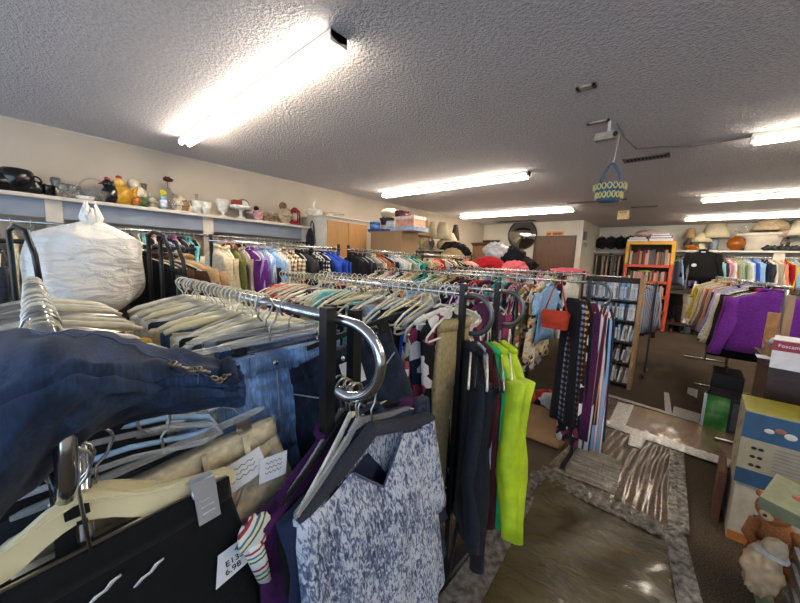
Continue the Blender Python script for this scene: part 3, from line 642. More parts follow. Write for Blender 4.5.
for i, w_ in enumerate((.05, .05, 0, .045, .05, .045, .05, .04)):
    if w_: x0 = .03 + i * (L - .06) / 8; lt.box((x0, -.013, .04), (x0 + .014, -.0101, .1)); lt.box((x0, -.013, .086), (x0 + .032, -.0101, .1)); lt.box((x0 + .024, -.013, .04 + .02 * (i % 2)), (x0 + .036, -.0101, .09))
link('lettering', lt, ink, t)
for k, (pz, hh) in enumerate(((236, .2), (243, .1))):
    p = at(585, pz, x=XJ + .02); t = thing('wall_switch_box', ['black box on the corner wall right of the back door', 'smaller grey box under the black one by the corner'][k], 'wall box', (XJ, p.y, p.z - .1))
    link('box_body', MB().box((0, -.06, 0), (.05, .06, hh)), [black_plastic, simple('grey_box', '7c8088', .6)][k], t); link('box_face', MB().box((.05, -.04, .02), (.056, .04, hh - .02)), simple('grey_box', '7c8088', .6), t)

# ================================================================== RACKS
RZ = 1.28
whites = [white_plastic, white_plastic, simple('off_white_hanger', 'c4bda6', .4), simple('grey_hanger', '9a9a98', .4)]
rack('black and chrome rack with curled arms holding trousers, behind the jeans', -2.1, -.64, [1.12, 1.42], RZ, loops=((1.12, .075, dark_chrome), (1.42, .075, dark_chrome)), postz=.04, rr=.0095)
TR = 'the trouser rack'
row(['black trousers', 'maroon top', 'olive top', 'coral top', 'stone trousers', 'charcoal jeans', 'red skirt', 'stone skirt', 'silver skirt', 'pink skirt', 'red skirt', 'white trousers', 'charcoal top', 'navy:s top', 'white top', 'cream skirt', 'aqua top', 'black trousers', 'charcoal trousers', 'black trousers', 'black trousers', 'navy trousers', 'aqua trousers', 'darkdenim jeans', 'red trousers', 'stone trousers', 'paledenim jeans', 'denim jeans', 'denim jeans', 'black trousers', 'charcoal trousers', 'black trousers', 'blue trousers', 'black:f trousers', 'charcoal:f skirt', 'navy:f dress', 'black:f dress', 'khaki trousers'],
    TR, (-2.05, 1.12, RZ), (-.67, 1.12, RZ), ['t', 'w', 'w', 'w'], whites + [cream_plastic, cream_plastic], 'hanger on the trouser rack', tags=.5, ysc=.62)
row(['black top', 'white blouse', 'cream blouse', 'navy top', 'grey top', 'peach blouse', 'maroon top', 'cream blouse', 'black top', 'navy:f top', 'white:s top', 'olive top', 'cream top', 'stone top', 'charcoal shirt', 'cream blouse', 'white:f blouse', 'lightblue blouse', 'tan top', 'cream:f blouse', 'white shirt', 'black shirt', 'plum shirt', 'purple:s blouse', 'maroon:p shirt', 'plum:f shirt'],
    'the rail behind the trousers', (-2.05, 1.42, RZ), (-.70, 1.42, RZ), 'w', whites, 'hanger on the rail directly behind the trouser rack')
rack('tall chrome garment rack of blouses and dresses by the cardboard box', -2.65, -.5, [2.55], 1.3, loops=((2.55, .08, dark_chrome),), postz=.02, rr=.0095)
DR = 'the dress rack'
row(['cream blouse', 'black blouse', 'olive blouse', 'white blouse', 'coral blouse', 'grey blouse', 'white:f blouse', 'navy blouse', 'cream blouse', 'khaki blouse', 'peach blouse', 'sage blouse', 'black blouse', 'teal blouse', 'white blouse', 'green blouse', 'stone blouse', 'cream blouse', 'olive blouse', 'tan blouse', 'black blouse', 'maroon dress', 'navy dress', 'red:d dress', 'red:d dress', 'maroon dress', 'navy:f dress', 'teal blouse', 'aqua:f dress', 'navy dress', 'red:s dress', 'navy:s dress', 'olive:f dress', 'white:f dress', 'cream:f dress', 'lightblue blouse'],
    DR, (-2.6, 2.55, 1.3), (-.75, 2.55, 1.3), 'w', whites, 'hanger on the dress rack near the cardboard box', zs_=.66, tags=.5)
row(['black scarf', 'brown:p scarf', 'brown:p scarf', 'black:f scarf', 'black scarf', 'maroon:f scarf', 'plum scarf', 'white:s scarf', 'plum:s scarf', 'navy:s scarf', 'lightblue:s scarf', 'navy scarf'],
    'the aisle end by the films', (-.585, 2.38, 1.22), (-.40, 2.52, 1.16), hskip=True, ang=.6)
t = thing('handbag', 'orange-red leather handbag hanging among the dresses', 'handbag', tuple(at(554, 320, y=2.3)))
link('bag_body', MB().prism([(-.075, -.06), (.075, -.06), (.085, .04), (.07, .06), (-.07, .06), (-.085, .04)], lambda a, b_, d_: (a, d_, b_), .05), simple('orange_leather', 'b43a20', .45), t)
link('flap', MB().prism([(-.087, .0), (0, -.03), (.087, .0), (.075, .065), (-.075, .065)], lambda a, b_, d_: (a, -.006 + d_, b_), .006), simple('orange_leather', 'b43a20', .45), t)
link('strap', MB().tube([(-.07, .02, .05), (-.03, .02, .2), (0, .1, .27), (.03, .02, .2), (.07, .02, .05)], .006), simple('orange_leather', 'b43a20', .45), t)
# far racks, mostly hangers showing
rack('chrome rack behind the dress rack, seen mostly as hanger hooks', -2.65, -1.2, [3.5], 1.3)
row(['cream blouse', 'black shirt', 'white blouse', 'grey shirt', 'navy shirt', 'stone shirt', 'coral blouse', 'white:s shirt', 'khaki shirt', 'black shirt', 'teal blouse', 'cream shirt', 'lilac blouse', 'sage blouse', 'navy shirt', 'white shirt', 'peach blouse', 'grey shirt', 'brown shirt', 'white blouse'],
    'the rack behind the dresses', (-2.6, 3.5, 1.3), (-1.25, 3.5, 1.3), 'w', whites, 'hanger on the rack behind the dress rack')
rack('chrome rack nearest the clothes pile, hooks just showing', -2.65, -.9, [4.15], 1.33)
row(['white blouse', 'grey blouse', 'cream shirt', 'navy shirt', 'stone shirt', 'aqua blouse', 'white shirt', 'black shirt', 'sage blouse', 'white:s shirt', 'lightblue shirt', 'cream blouse', 'grey shirt', 'pink blouse', 'white shirt', 'khaki shirt', 'navy shirt', 'white blouse'],
    'the rack before the clothes pile', (-2.6, 4.15, 1.33), (-1.0, 4.15, 1.33), 'w', whites, 'hanger on the rack before the clothes pile')
# long run of tall racks along y at x=-3
for (a, b_, lab) in ((1.0, 2.35, 'tall rack of jackets in front of the left wall shelf'), (2.45, 3.75, 'tall rack with the bronze jacket, before the tan cabinet'), (3.85, 5.3, 'tall rack of bright tops in front of the lamps')):
    rack(lab, a, b_, [-3.0], 1.5, 'y', postz=.05)
    q_ = None
for (x_, y_, lab) in ((-3.0, 2.40, 'left'), (-3.0, 3.8, 'right')): pass
row(['cream jacket', 'cream jacket', 'olive shirt', 'stone sweater', 'purple shirt', 'lilac shirt', 'lightblue:s shirt', 'lightblue shirt', 'white shirt', 'tan:p shirt', 'khaki:p shirt', 'black jacket', 'charcoal jacket', 'black jacket', 'charcoal:p shirt', 'black shirt', 'blue sweater', 'blue sweater', 'blue sweater'],
    'the tall jacket rack', (-3.0, 1.03, 1.5), (-3.0, 2.32, 1.5), 'w', white_plastic, 'white hanger on the tall jacket rack')
row(['black jacket', 'charcoal jacket', 'charcoal sweater', 'grey jacket', 'cream jacket', 'bronze jacket', 'bronze jacket', 'navy shirt', 'lightblue shirt', 'white jacket', 'white jacket', 'silver shirt', 'sage shirt', 'aqua:s blouse', 'teal blouse', 'green blouse'],
    'the bronze jacket rack', (-3.0, 2.5, 1.5), (-3.0, 3.7, 1.5), 'w', white_plastic, 'white hanger on the rack of the bronze jacket')
row(['cream:f top', 'khaki top', 'coral top', 'tan:f top', 'orange top', 'red top', 'teal:s top', 'yellow top', 'blue top', 'red:s top', 'maroon top', 'yellow:f top', 'charcoal top', 'black shirt', 'black shirt', 'black:f shirt', 'navy:f blouse', 'coral:f blouse', 'coral:f blouse', 'coral:f blouse', 'navy:f blouse', 'navy:f blouse'],
    'the rack of bright tops', (-3.0, 3.85, 1.5), (-3.0, 5.25, 1.5), 'w', [white_plastic, cream_plastic], 'hanger on the tall rack of bright tops')

# rack at far left, by the plastic bag
t = rack('black rack with bent arms at the left picture edge', -.8, .7, [-2.75], 1.42, 'y', mat=black_metal)
row(['navy shirt', 'darkdenim shirt', 'navy shirt', 'navy:f shirt', 'cream jacket', 'charcoal shirt'], 'the rack at the left edge', (-2.75, -.55, 1.42), (-2.75, -.05, 1.42), 'w', whites, 'hanger on the black rack at the left picture edge')
t = rack('black rack with a tall bent arm carrying the brown coat', .35, .74, [-2.45], 1.42, 'y', mat=black_metal)
row(['black shirt', 'brown jacket', 'brown jacket', 'brown shirt', 'tan jacket', 'tan jacket'], 'the short rack right of the plastic bag', (-2.45, .42, 1.42), (-2.45, .68, 1.42), 'w', whites, 'hanger on the short rack right of the plastic bag', ang=PI / 3)
for k, (px, py, py2, xx, lab) in enumerate(((148, 232, 292, -2.3, 'upright black bent rack arm right of the plastic bag'), (160, 238, 290, -2.25, 'second black bent rack arm beside the first'), (8, 226, 312, -2.3, 'black bent rack arm crossing the picture left edge'))):
    a = at(px, py, x=xx); c = at(px + (-2 if k < 2 else 16), py2, x=xx); 
    pts = [Vector((xx, a.y, 0)), Vector((xx, a.y, a.z - .12)), Vector((xx, a.y, a.z - .02)), Vector((xx + .02, a.y + .02, a.z)), Vector((xx + .1, a.y + .05, a.z - .02)), Vector((xx + .14, a.y + .07, a.z - .12)), Vector((xx + .15, a.y + .08, a.z - .3))]
    tag(link('rack_arm', MB().tube(pts, .011, 8), black_metal), lab, 'rack arm', 'bent black rack arms')

# white plastic bag
bc = at(86, 272, x=-2.35)
t = thing('plastic_bag', 'huge stuffed white plastic bag tied at the top', 'bag', (bc.x, bc.y, bc.z - .22)); t.scale = (.62, .60, .76)
g = MB(); rings = []; NN = 56
for i in range(31):
    s = i / 30; z = .62 * s
    r = .33 * (max(0, 1 - (2 * s - 1) ** 4)) ** .5 + .02 if s < .82 else None
    if r is None:
        tt = (s - .82) / .18; r0 = .33 * (1 - (2 * .82 - 1) ** 4) ** .5 + .02; r = r0 * max(0, 1 - tt) ** .8 + .035 + .03 * max(0, tt - .8) * 5
    ring = []
    for k in range(NN):
        a = 2 * PI * k / NN; wq = 1 + .035 * math.sin(3 * a + 9 * s) + .02 * math.sin(7 * a + 13 * s) + .012 * math.sin(17 * a + 5 * s) + (.12 * max(0, s - .6)) * math.sin(13 * a)
        ring.append((r * wq * math.cos(a) * .8, r * wq * math.sin(a) * 1.08 + .06 * s * s, z + .012 * math.sin(5 * a + 12 * s)))
    rings.append(ring)
g.rings(rings)
m, n, l, b = base('white_bag_film', 'f2efe8', .35, 0)
v = coord(n, l, (1, 1, 3)); f = noise(n, l, v, 6, 4, .5, .6); bump(n, l, f, b, .5, .05); b.inputs['Subsurface Weight'].default_value = 0
link('bag_body', g, m, t)
kn = MB()
for k in range(9):
    a = 2 * PI * k / 9; kn.tube([(.03 * math.cos(a), .06 + .03 * math.sin(a), .6), (.05 * math.cos(a), .06 + .06 * math.sin(a), .66), (.03 * math.cos(a + .4), .05 + .04 * math.sin(a + .4), .72 + .02 * (k % 3))], [.03, .025, .006], 6)
link('tied_knot', kn, m, t)

# ================================================================== NEAR RACKS R1 (y .46) and R0 (y 0)
t = rack('chrome rail rack with a curled end carrying jeans, centre foreground', -1.78, -.6, [.46], 1.262, rr=.0145, postz=.03)
lp = MB(); pts = [Vector((-.6, .46, 1.262)), Vector((-.53, .463, 1.258)), Vector((-.485, .467, 1.235)), Vector((-.462, .47, 1.195)), Vector((-.468, .47, 1.15)), Vector((-.492, .462, 1.115)), Vector((-.53, .45, 1.10)), Vector((-.565, .44, 1.108))]
cat_ = []
for i in range(len(pts) - 1):
    p_ = [pts[max(0, i - 1)], pts[i], pts[i + 1], pts[min(len(pts) - 1, i + 2)]]
    for j in range(4):
        u = j / 4; cat_.append(.5 * ((2 * p_[1]) + (-p_[0] + p_[2]) * u + (2 * p_[0] - 5 * p_[1] + 4 * p_[2] - p_[3]) * u * u + (-p_[0] + 3 * p_[1] - 3 * p_[2] + p_[3]) * u ** 3))
cat_.append(pts[-1])
link('curled_arm', lp.tube(cat_, .0125, 12), chrome, t)
link('post', MB().box((-.612, .425, 0), (-.585, .452, 1.29)), black_metal, t); link('post', MB().box((-.60, .495, 0), (-.575, .52, 1.28)), black_metal, t)
JR = 'the rail with the curled end'
row(['cream folded trousers', 'khaki folded trousers', 'white folded trousers', 'cream folded trousers', 'stone folded trousers', 'white folded trousers', 'denim folded jeans', 'cream folded trousers', 'black folded trousers', 'white folded trousers', 'khaki folded trousers', 'navy folded trousers', 'cream folded trousers', 'white folded trousers', 'stone folded trousers', 'denim folded jeans', 'cream folded trousers', 'white folded trousers', 'black folded trousers', 'darkdenim folded jeans', 'paledenim folded jeans', 'darkdenim folded jeans'],
    JR, (-1.74, .46, 1.262), (-.93, .46, 1.262), ['t', 't', 't', 'w'], [white_plastic, white_plastic, simple('off_white_hanger', 'c4bda6', .4), cream_plastic], 'hanger on the chrome rail with the curled end')

def flat_hanger(half, drop, w0, w1, thick, hump=.0, hookr=.024, hookmat=wire, mat=None, label=None, cat='hanger', loc=(0, 0, 0), tiltx=0, rz=0, stem=.06, extra=None, group=None, name='clothes_hanger', endup=0):
    t_ = thing(name, label, cat, loc, rz, group); t_.rotation_euler = (tiltx, 0, rz)
    top, bot = [], []
    for i in range(25):
        y = -half + 2 * half * i / 24; q = abs(y) / half
        zt = -stem - drop * (1.25 * q - .25 * q * q) if drop else -stem
        zt += hump * max(0, 1 - (q / .3) ** 2) + endup * max(0, q - .8)
        w_ = w0 + (w1 - w0) * q
        if i in (0, 24): w_ *= .5; zt -= w_ * .5
        elif i in (1, 23): w_ *= .92
        top.append((y, zt)); bot.append((y, zt - w_))
    link('hanger_bar', MB().prism(top + bot[::-1], lambda a, b_, d_: (d_ - thick / 2, a, b_), thick), mat, t_)
    h_ = hook_pts(hookr); link('hook', MB().tube(h_ + [(0, hookr * .62, -hookr), (0, .003, -hookr - .012), (0, 0, -stem - .01 + hump)], .0026, 7), hookmat, t_, )
    for nm, mb, mt in (extra or []): link(nm, mb, mt, t_)
    return t_
def clip(y, z, x=.0, s=1.0):
    b_ = MB(); b_.box((x - .011, y - .014 * s, z - .045 * s), (x - .006, y + .014 * s, z + .02 * s)); b_.box((x + .006, y - .014 * s, z - .045 * s), (x + .011, y + .014 * s, z + .02 * s)); b_.tube([(x, y - .015 * s, z), (x, y + .015 * s, z)], .008, 8)
    for k in range(3): b_.box((x + .011, y - .008 * s, z - .035 * s + k * .013), (x + .0125, y + .008 * s, z - .03 * s + k * .013))
    return b_
# pale and dark jeans on clip hangers
def clip_trousers(label, x, y, z, mat, tilt=0, rz=0, sc_=(1, 1, 1), hl=None, clipm=black_plastic, kind='jeans', bar=clear_plastic, rivet=True, cat='jeans', var=0):
    flat_hanger(.19, 0, .014, .012, .006, 0, mat=bar, label=hl, loc=(x, y, z), tiltx=tilt, rz=rz, extra=[('clip', clip(-.14, -.09), clipm), ('clip', clip(.14, -.09), clipm)], name='clip_hanger')
    pm = garment_meshes('trousers', var)
    o = link(kind, pm[0][1], mat, None, (x, y, z)); o.rotation_euler = (tilt, 0, rz); o.scale = sc_; tag(o, label, cat)
    link('waistband', pm[1][1], mat, o)
    fd = MB(); fd.tube([(.028, -.17, -.16), (.03, -.1, -.2), (.03, -.07, -.25)], .0022, 5); fd.tube([(.028, .17, -.16), (.03, .1, -.2), (.03, .07, -.25)], .0022, 5); fd.tube([(.03, 0, -.14), (.033, 0, -.3)], .002, 5)
    link('seam', fd, simple('seam_thread', '8a94a8', .9), o)
    if rivet: link('button', MB().ell((.027, 0, -.12), (.005, .008, .008)), chrome, o)
    for yy in (-.12, -.05, .05, .12): link('belt_loop', MB().box((.021, yy - .005, -.145), (.027, yy + .005, -.095)), mat, o)
    return o
clip_trousers('pale blue jeans clipped by the waistband beside the dark pair', -.76, .38, 1.262, cloth('6282ae', 'denim'), .06, -.1, (1, 1.05, 1), 'clear clip hanger holding the pale blue jeans', chrome, var=0)
clip_trousers('mid blue jeans behind the pale pair on the curled-end rail', -.86, .42, 1.262, cloth('46628c', 'denim'), .05, -.04, (1, 1.02, 1), 'clear clip hanger holding the mid blue jeans', chrome, var=1)
clip_trousers('dark denim jeans half turned behind the black post', -.81, .46, 1.262, cloth('2b3954', 'denim'), .05, .1, (1, 1.0, 1), 'clear clip hanger of the half turned dark jeans', var=2)
o = clip_trousers('near-black jeans with a white tag, last on the curled-end rail', -.71, .52, 1.25, cloth('1a2233', 'denim'), .3, -.4, (1, .85, 1), 'black clip hanger holding the near-black jeans', var=1, bar=black_plastic)
tg = link('price_tag', MB().box((.034, -.02, -.2), (.035, .05, -.13)), paper, o)

# --- hero blouse on velvet hanger hanging from the curl
BX, BY, BZ = -.515, .49, 1.095; BT = .19
t = flat_hanger(.21, .085, .03, .024, .022, .0, mat=velvet, label='dark velvet hanger holding the blue and white blouse', loc=(BX, BY, BZ), tiltx=BT, rz=-.05, stem=.07, hookmat=wire, name='velvet_hanger')
link('strap_notch', MB().tube([(.0, .155, -.125), (0, .165, -.115), (0, .178, -.12), (0, .18, -.135)], .004), velvet, t)
m, n, l, b = base('speckled_knit', 'c8ced8', .95)
v = coord(n, l, (1, 2.4, .9)); f = noise(n, l, v, 50, 3, .55, 1.2); f2 = noise(n, l, coord(n, l, (1, 1, 1)), 9, 3)
mx = n.new('ShaderNodeMath'); mx.operation = 'MULTIPLY_ADD'; l.new(f2, mx.inputs[0]); mx.inputs[1].default_value = .35; l.new(f, mx.inputs[2])
l.new(ramp(n, l, mx.outputs[0], [(.5, '364058'), (.64, '6c7894'), (.75, 'c0c6d2')]), b.inputs['Base Color']); bump(n, l, f, b, .5, .006)
knit = m
def panel(sgn, vneck, hw0=.2, L=.74, nu=40, nv=36, amp=.006, sh=.085):
    vs, fs = [], []
    for j in range(nv + 1):
        for i in range(nu + 1):
            u = -1 + 2 * i / nu; hwv = hw0 * (1 + .12 * (j / nv))
            y = u * hw0; ztop = -.074 - sh * (1.25 * abs(u) - .25 * u * u)
            ay = abs(y)
            if ay < .085: ztop -= vneck * (1 - ay / .085) if sgn > 0 else .02 * (1 - ay / .085)
            z = ztop + (-L - ztop) * j / nv; yy = u * hwv
            x = sgn * (.009 + .022 * math.sqrt(max(0, 1 - u * u)) * min(1, .35 + j / nv * 3)) + amp * math.sin(9 * u + 3 * j / nv) * (j / nv) + .003 * math.sin(23 * u + 6 * j / nv) * (j / nv)
            vs.append((x, yy, z))
    for j in range(nv):
        for i in range(nu):
            a = j * (nu + 1) + i; q_ = (a, a + 1, a + nu + 2, a + nu + 1); fs.append(q_ if sgn > 0 else q_[::-1])
    return vs, fs
bl = MB(); bl.add(*panel(1, .14)); bl.add(*panel(-1, .02))
vs1, _ = panel(1, .14); vs2, _ = panel(-1, .02)
for side in (0, 40):
    a = [vs1[j * 41 + side] for j in range(37)]; c_ = [vs2[j * 41 + side] for j in range(37)]
    bl.add(a + c_, [(j, j + 1, 37 + j + 1, 37 + j) for j in range(36)])
o = link('blouse', bl, knit, None, (BX, BY, BZ - .022)); o.scale = (1, .93, 1); o.rotation_euler = (BT, 0, -.05); tag(o, 'blue and white speckled knit blouse with a V neck', 'blouse')
for s in (-1, 1):
    rg = []
    for i in range(9):
        tq = i / 8; rg.append(fold_ring(s * (.185 + .035 * tq), .045 - .006 * tq, .02, -.15 - .3 * tq, 2, .003, 2, 14))
    link('sleeve', MB().rings(rg), knit, o)
nk = [(vs1[i][0] + .001, vs1[i][1], vs1[i][2]) for i in range(41) if abs(vs1[i][1]) < .088]
link('neckband', MB().tube(nk, .003, 5), cloth('4a5470'), o)
link('brand_label', MB().box((-.024, -.02, -.135), (-.022, .02, -.105)), black_plastic, o)
t = flat_hanger(.21, .1, .03, .024, .008, .0, mat=simple('pearl_plastic', 'c4bfae', .3), label='pearly plastic hanger with a pink grip, left of the blouse', loc=(-.553, .475, 1.095), tiltx=.24, rz=.06, stem=.07, extra=[('pink_grip', MB().tube([(0, -.13, -.16), (0, -.08, -.137)], .018, 6), cloth('b82a5c')), ('size_print', MB().box((.004, -.2, -.2), (.0048, -.19, -.185)), ink)])
for k, (xx, rz, mt, lb) in enumerate([(-.535, .12, clear_plastic, 'clear hanger crowded at the curl behind the blouse'), (-.565, .3, white_plastic, 'white hanger on the curl, behind the pearly hanger'), (-.60, .22, clear_plastic, 'clear hanger farthest back on the curl'), (-.58, .1, black_plastic, 'slim black hanger among those on the curl')]):
    flat_hanger(.2, .09, .016, .014, .006, 0, mat=mt, label=lb, loc=(xx, .47, 1.10), tiltx=.2, rz=rz, stem=.06)
row_ = garment_meshes('sweater', 1)
for k, (xx, yy, c_, nmq, tz) in enumerate([(-.602, .46, '3c1246', 'deep purple sweater left of the speckled blouse', .25), (-.562, .51, '1c2540', 'navy sweater squeezed between purple one and blouse', .22), (-.61, .5, '101115', 'black sweater behind the purple one', .25)]):
    o = link('sweater', row_[0][1], cloth(c_), None, (xx, yy, 1.06)); o.rotation_euler = (tz, 0, .05 * k); tag(o, nmq, 'sweater')
    for pn, pm in row_[1:]: link(pn, pm, cloth(c_), o)

# --- R0 : rail closest to the lens
t = rack('nearest chrome rail rack at the lower left, under the draped jeans', -1.9, -.63, [.01], 1.262, rr=.0145, postz=.02)
link('lower_arm', MB().tube([(-.6, .01, 1.262), (-.53, .012, 1.255), (-.475, .014, 1.21), (-.48, .014, 1.15), (-.53, .012, 1.105), (-.60, .01, 1.10), (-1.15, .01, 1.10)], .010, 10), chrome, t); link('post', MB().tube([(-.66, .03, 0), (-.66, .03, 1.25)], .014, 10), chrome, t)
NRd = 'the nearest rail'
row(['gold folded trousers', 'khaki folded trousers', 'gold folded trousers', 'stone folded trousers', 'gold folded trousers', 'white folded trousers', 'khaki folded trousers', 'gold folded trousers', 'cream folded trousers', 'gold folded trousers', 'white folded trousers', 'gold folded trousers', 'black folded trousers', 'khaki folded trousers', 'black folded trousers', 'gold folded trousers', 'black folded trousers', 'darkdenim folded jeans', 'white folded trousers', 'black folded trousers', 'stone folded trousers', 'black folded trousers', 'white folded trousers', 'navy folded trousers', 'black folded trousers'],
    NRd, (-1.85, .01, 1.262), (-.72, .01, 1.262), ['t', 't', 'w'], [wire, wire, simple('off_white_hanger', 'c4bda6', .4), white_plastic], 'hanger on the nearest rail, hook toward the lens')
bars = [('3a3c44', 'charcoal'), ('c8ccd0', 'silvery'), ('8fb0d4', 'powder blue'), ('d4d6d2', 'pale grey'), ('dcdcd4', 'ivory'), ('d08a78', 'salmon pink'), ('b8bab4', 'smoky'), ('2a62a4', 'bright blue'), ('e0e0dc', 'white')]
for k, (c_, nm) in enumerate(bars):
    x_ = -1.0 + k * .031
    flat_hanger(.205, .05 if k < 4 else .012, .017, .014, .008, 0, mat=simple('bar_' + c_, c_, .3), label=nm + ' plastic hanger under the draped jeans', loc=(x_, .012 if k < 4 else .08, 1.10 if k < 4 else 1.122), tiltx=R.uniform(-.05, .05) + (.12 if k > 3 else 0), rz=R.uniform(-.1, .1), extra=[('clip', clip(.15, -.11), [chrome, black_plastic][k % 2])])
    if k % 2 == 0:
        pm = garment_meshes('folded trousers', k % 3); o = link('folded_trousers', pm[0][1], cloth(['23262e', '2b3446', '1a1c22', '39424e', '262a33'][k // 2]), None, (x_, .01, 1.10)); tag(o, ['black', 'navy', 'jet black', 'slate', 'charcoal'][k // 2] + ' trousers hanging below the ' + nm + ' hanger', 'trousers')
# clear plastic bundle
for k in range(4):
    cl_ = MB(); z = 1.075 - .006 * k; xx = -.80 + .028 * k
    pts = [(xx - .02, -.05, z + .01), (xx, .06, z + .02), (xx + .02, .16, z + .02), (xx + .035, .225, z + .005), (xx + .05, .235, z - .01), (xx + .045, .2, z - .02), (xx + .03, .1, z - .012), (xx + .02, -.05, z - .02)]
    tag(link('clear_hanger', cl_.tube(pts, .0055, 6), [clear_plastic, clear_plastic, simple('bar_8fb0d4', '8fb0d4', .3), clear_plastic][k]), ['clear looped hanger lying under the draped jeans', 'clear looped hanger lying under the draped jeans', 'pale blue looped hanger end poking from the draped jeans', 'clear looped hanger lying under the draped jeans'][k], 'hanger', 'loose clear hangers under the draped jeans')
tag(link('hook_hanger', MB().tube([(-.86, .05, 1.10), (-.84, .2, 1.115), (-.83, .235, 1.118), (-.815, .25, 1.11), (-.80, .235, 1.10), (-.81, .215, 1.095)], .006, 7), simple('bar_d08a78', 'd08a78', .3)), 'salmon pink hanger tip curling out past the draped jeans', 'hanger')

# draped jeans : control points seen at pixel, at a real height
CP = [[(-90, 345, 1.25), (-20, 336, 1.285), (45, 330, 1.302), (100, 331, 1.295), (150, 342, 1.265), (200, 356, 1.24), (240, 367, 1.23)],
      [(-90, 400, 1.26), (-20, 372, 1.29), (45, 358, 1.305), (105, 356, 1.295), (155, 363, 1.262), (202, 370, 1.24), (243, 375, 1.23)],
      [(-90, 470, 1.22), (-20, 430, 1.25), (40, 400, 1.27), (95, 385, 1.27), (150, 383, 1.245), (204, 383, 1.232), (245, 382, 1.225)],
      [(-90, 560, 1.13), (-20, 505, 1.17), (35, 450, 1.20), (80, 420, 1.22), (130, 403, 1.21), (200, 395, 1.21), (246, 388, 1.215)],
      [(-90, 600, 1.04), (-20, 528, 1.07), (30, 482, 1.10), (75, 443, 1.14), (115, 412, 1.165), (192, 401, 1.19), (245, 392, 1.20)]]
grid = [[at(a, b_, z=c_) for a, b_, c_ in r_] for r_ in CP]
def crv(P_, u):
    n_ = len(P_) - 1; i = min(n_ - 1, int(u * n_)); f_ = u * n_ - i
    p_ = [P_[max(0, i - 1)], P_[i], P_[i + 1], P_[min(n_, i + 2)]]
    return .5 * ((2 * p_[1]) + (p_[2] - p_[0]) * f_ + (2 * p_[0] - 5 * p_[1] + 4 * p_[2] - p_[3]) * f_ * f_ + (3 * p_[1] - p_[0] - 3 * p_[2] + p_[3]) * f_ ** 3)
NU, NV = 70, 36; vs = []
for j in range(NV + 1):
    for i in range(NU + 1):
        u, v_ = i / NU, j / NV
        p_ = crv([crv(r_, u) for r_ in grid], v_)
        wr = .0035 * math.sin(30 * v_ + 8 * u) * (.3 + u) + .003 * math.sin(14 * v_ - 22 * u) + .002 * math.sin(50 * u + 20 * v_)
        vs.append(p_ + Vector((0, 0, wr)))
org_ = Vector((-.8, 0, 1.1)); vs = [v_ - org_ for v_ in vs]
nvt = len(vs); low = [v_ - Vector((0, 0, .014)) for v_ in vs]; fs = []
W1 = NU + 1
for j in range(NV):
    for i in range(NU):
        a = j * W1 + i; fs.append((a, a + W1, a + W1 + 1, a + 1)); fs.append(tuple(x + nvt for x in (a + 1, a + W1 + 1, a + W1, a)))
bd = [i for i in range(W1)] + [j * W1 + NU for j in range(1, NV + 1)] + [NV * W1 + i for i in range(NU - 1, -1, -1)] + [j * W1 for j in range(NV - 1, 0, -1)]
for k in range(len(bd)): a, b2 = bd[k], bd[(k + 1) % len(bd)]; fs.append((a, b2, b2 + nvt, a + nvt))
jm = cloth('20304c', 'denim')
o = link('draped_jeans', MB().add(vs + low, fs), jm, None, org_); tag(o, 'large dark blue jeans draped over the nearest rail at left', 'jeans')
def onj(u, v_): i, j = int(u * NU), int(v_ * NV); return vs[j * W1 + i] + Vector((0, 0, .004))
th = simple('seam_thread', '8a94a8', .9)
dk = cloth('1c2a42', 'denim'); dk2 = cloth('4a5a78')
dk2 = cloth('4a5a78'); link('seam', MB().tube([onj(.3 + .6 * k / 20, .08 + .28 * (k / 20) ** 1.3) for k in range(21)], .0011, 5), dk2, o)
link('hem_seam', MB().tube([onj(.2 + .78 * k / 30, .9) for k in range(31)], .0022, 5), dk, o)
link('waistband', MB().tube([onj(.93, .03 + .94 * k / 12) for k in range(13)], [.011] * 13, 8, sc2=.5), dk, o)
link('pocket_seam', MB().tube([onj(.72 + .1 * math.sin(PI * k / 14), .25 + .55 * k / 14) for k in range(15)], .0011, 5), dk2, o)
ch = MB()
for k in range(12):
    p_ = onj(.74 + .2 * k / 12, .35 + .3 * (k / 12)) + Vector((0, 0, .006)); a0 = k * 1.3
    ch.tube([p_ + Vector((.006 * math.cos(a), .004 * math.sin(a), .0015 * math.sin(a + a0))) for a in [2 * PI * i / 8 for i in range(8)]], .0014, 5, True)
link('chain_trim', ch, base('bronze_chain', '8a8070', .4, .9)[0], o)

# cream canvas trousers with paper tags
o = clip_trousers('cream canvas trousers with white paper tags, under the cream hanger', -.70, .135, 1.095, cloth('cfc4a8'), .16, -.06, (1.1, 1.1, 1), 'hidden clear clip hanger of the cream canvas trousers', chrome, 'canvas_trousers', rivet=False, cat='trousers', var=2)
for k, (y0, z0, w_, h_, a_) in enumerate([(.1, -.16, .085, .06, .15), (.155, -.185, .055, .055, -.2)]):
    tg = link('price_tag', MB().box((0, -w_ / 2, -h_ / 2), (.001, w_ / 2, h_ / 2)), paper, o, (.038 + .004 * k, y0, z0), (a_, 0, 0))
    sq = MB()
    for q in range(3): sq.tube([(.0016, -w_ * .3 + w_ * .6 * i / 12, h_ * (.25 - .2 * q) + .003 * math.sin(i * 2.1 + q)) for i in range(13)], .0006, 4)
    link('handwriting', sq, ink, tg)

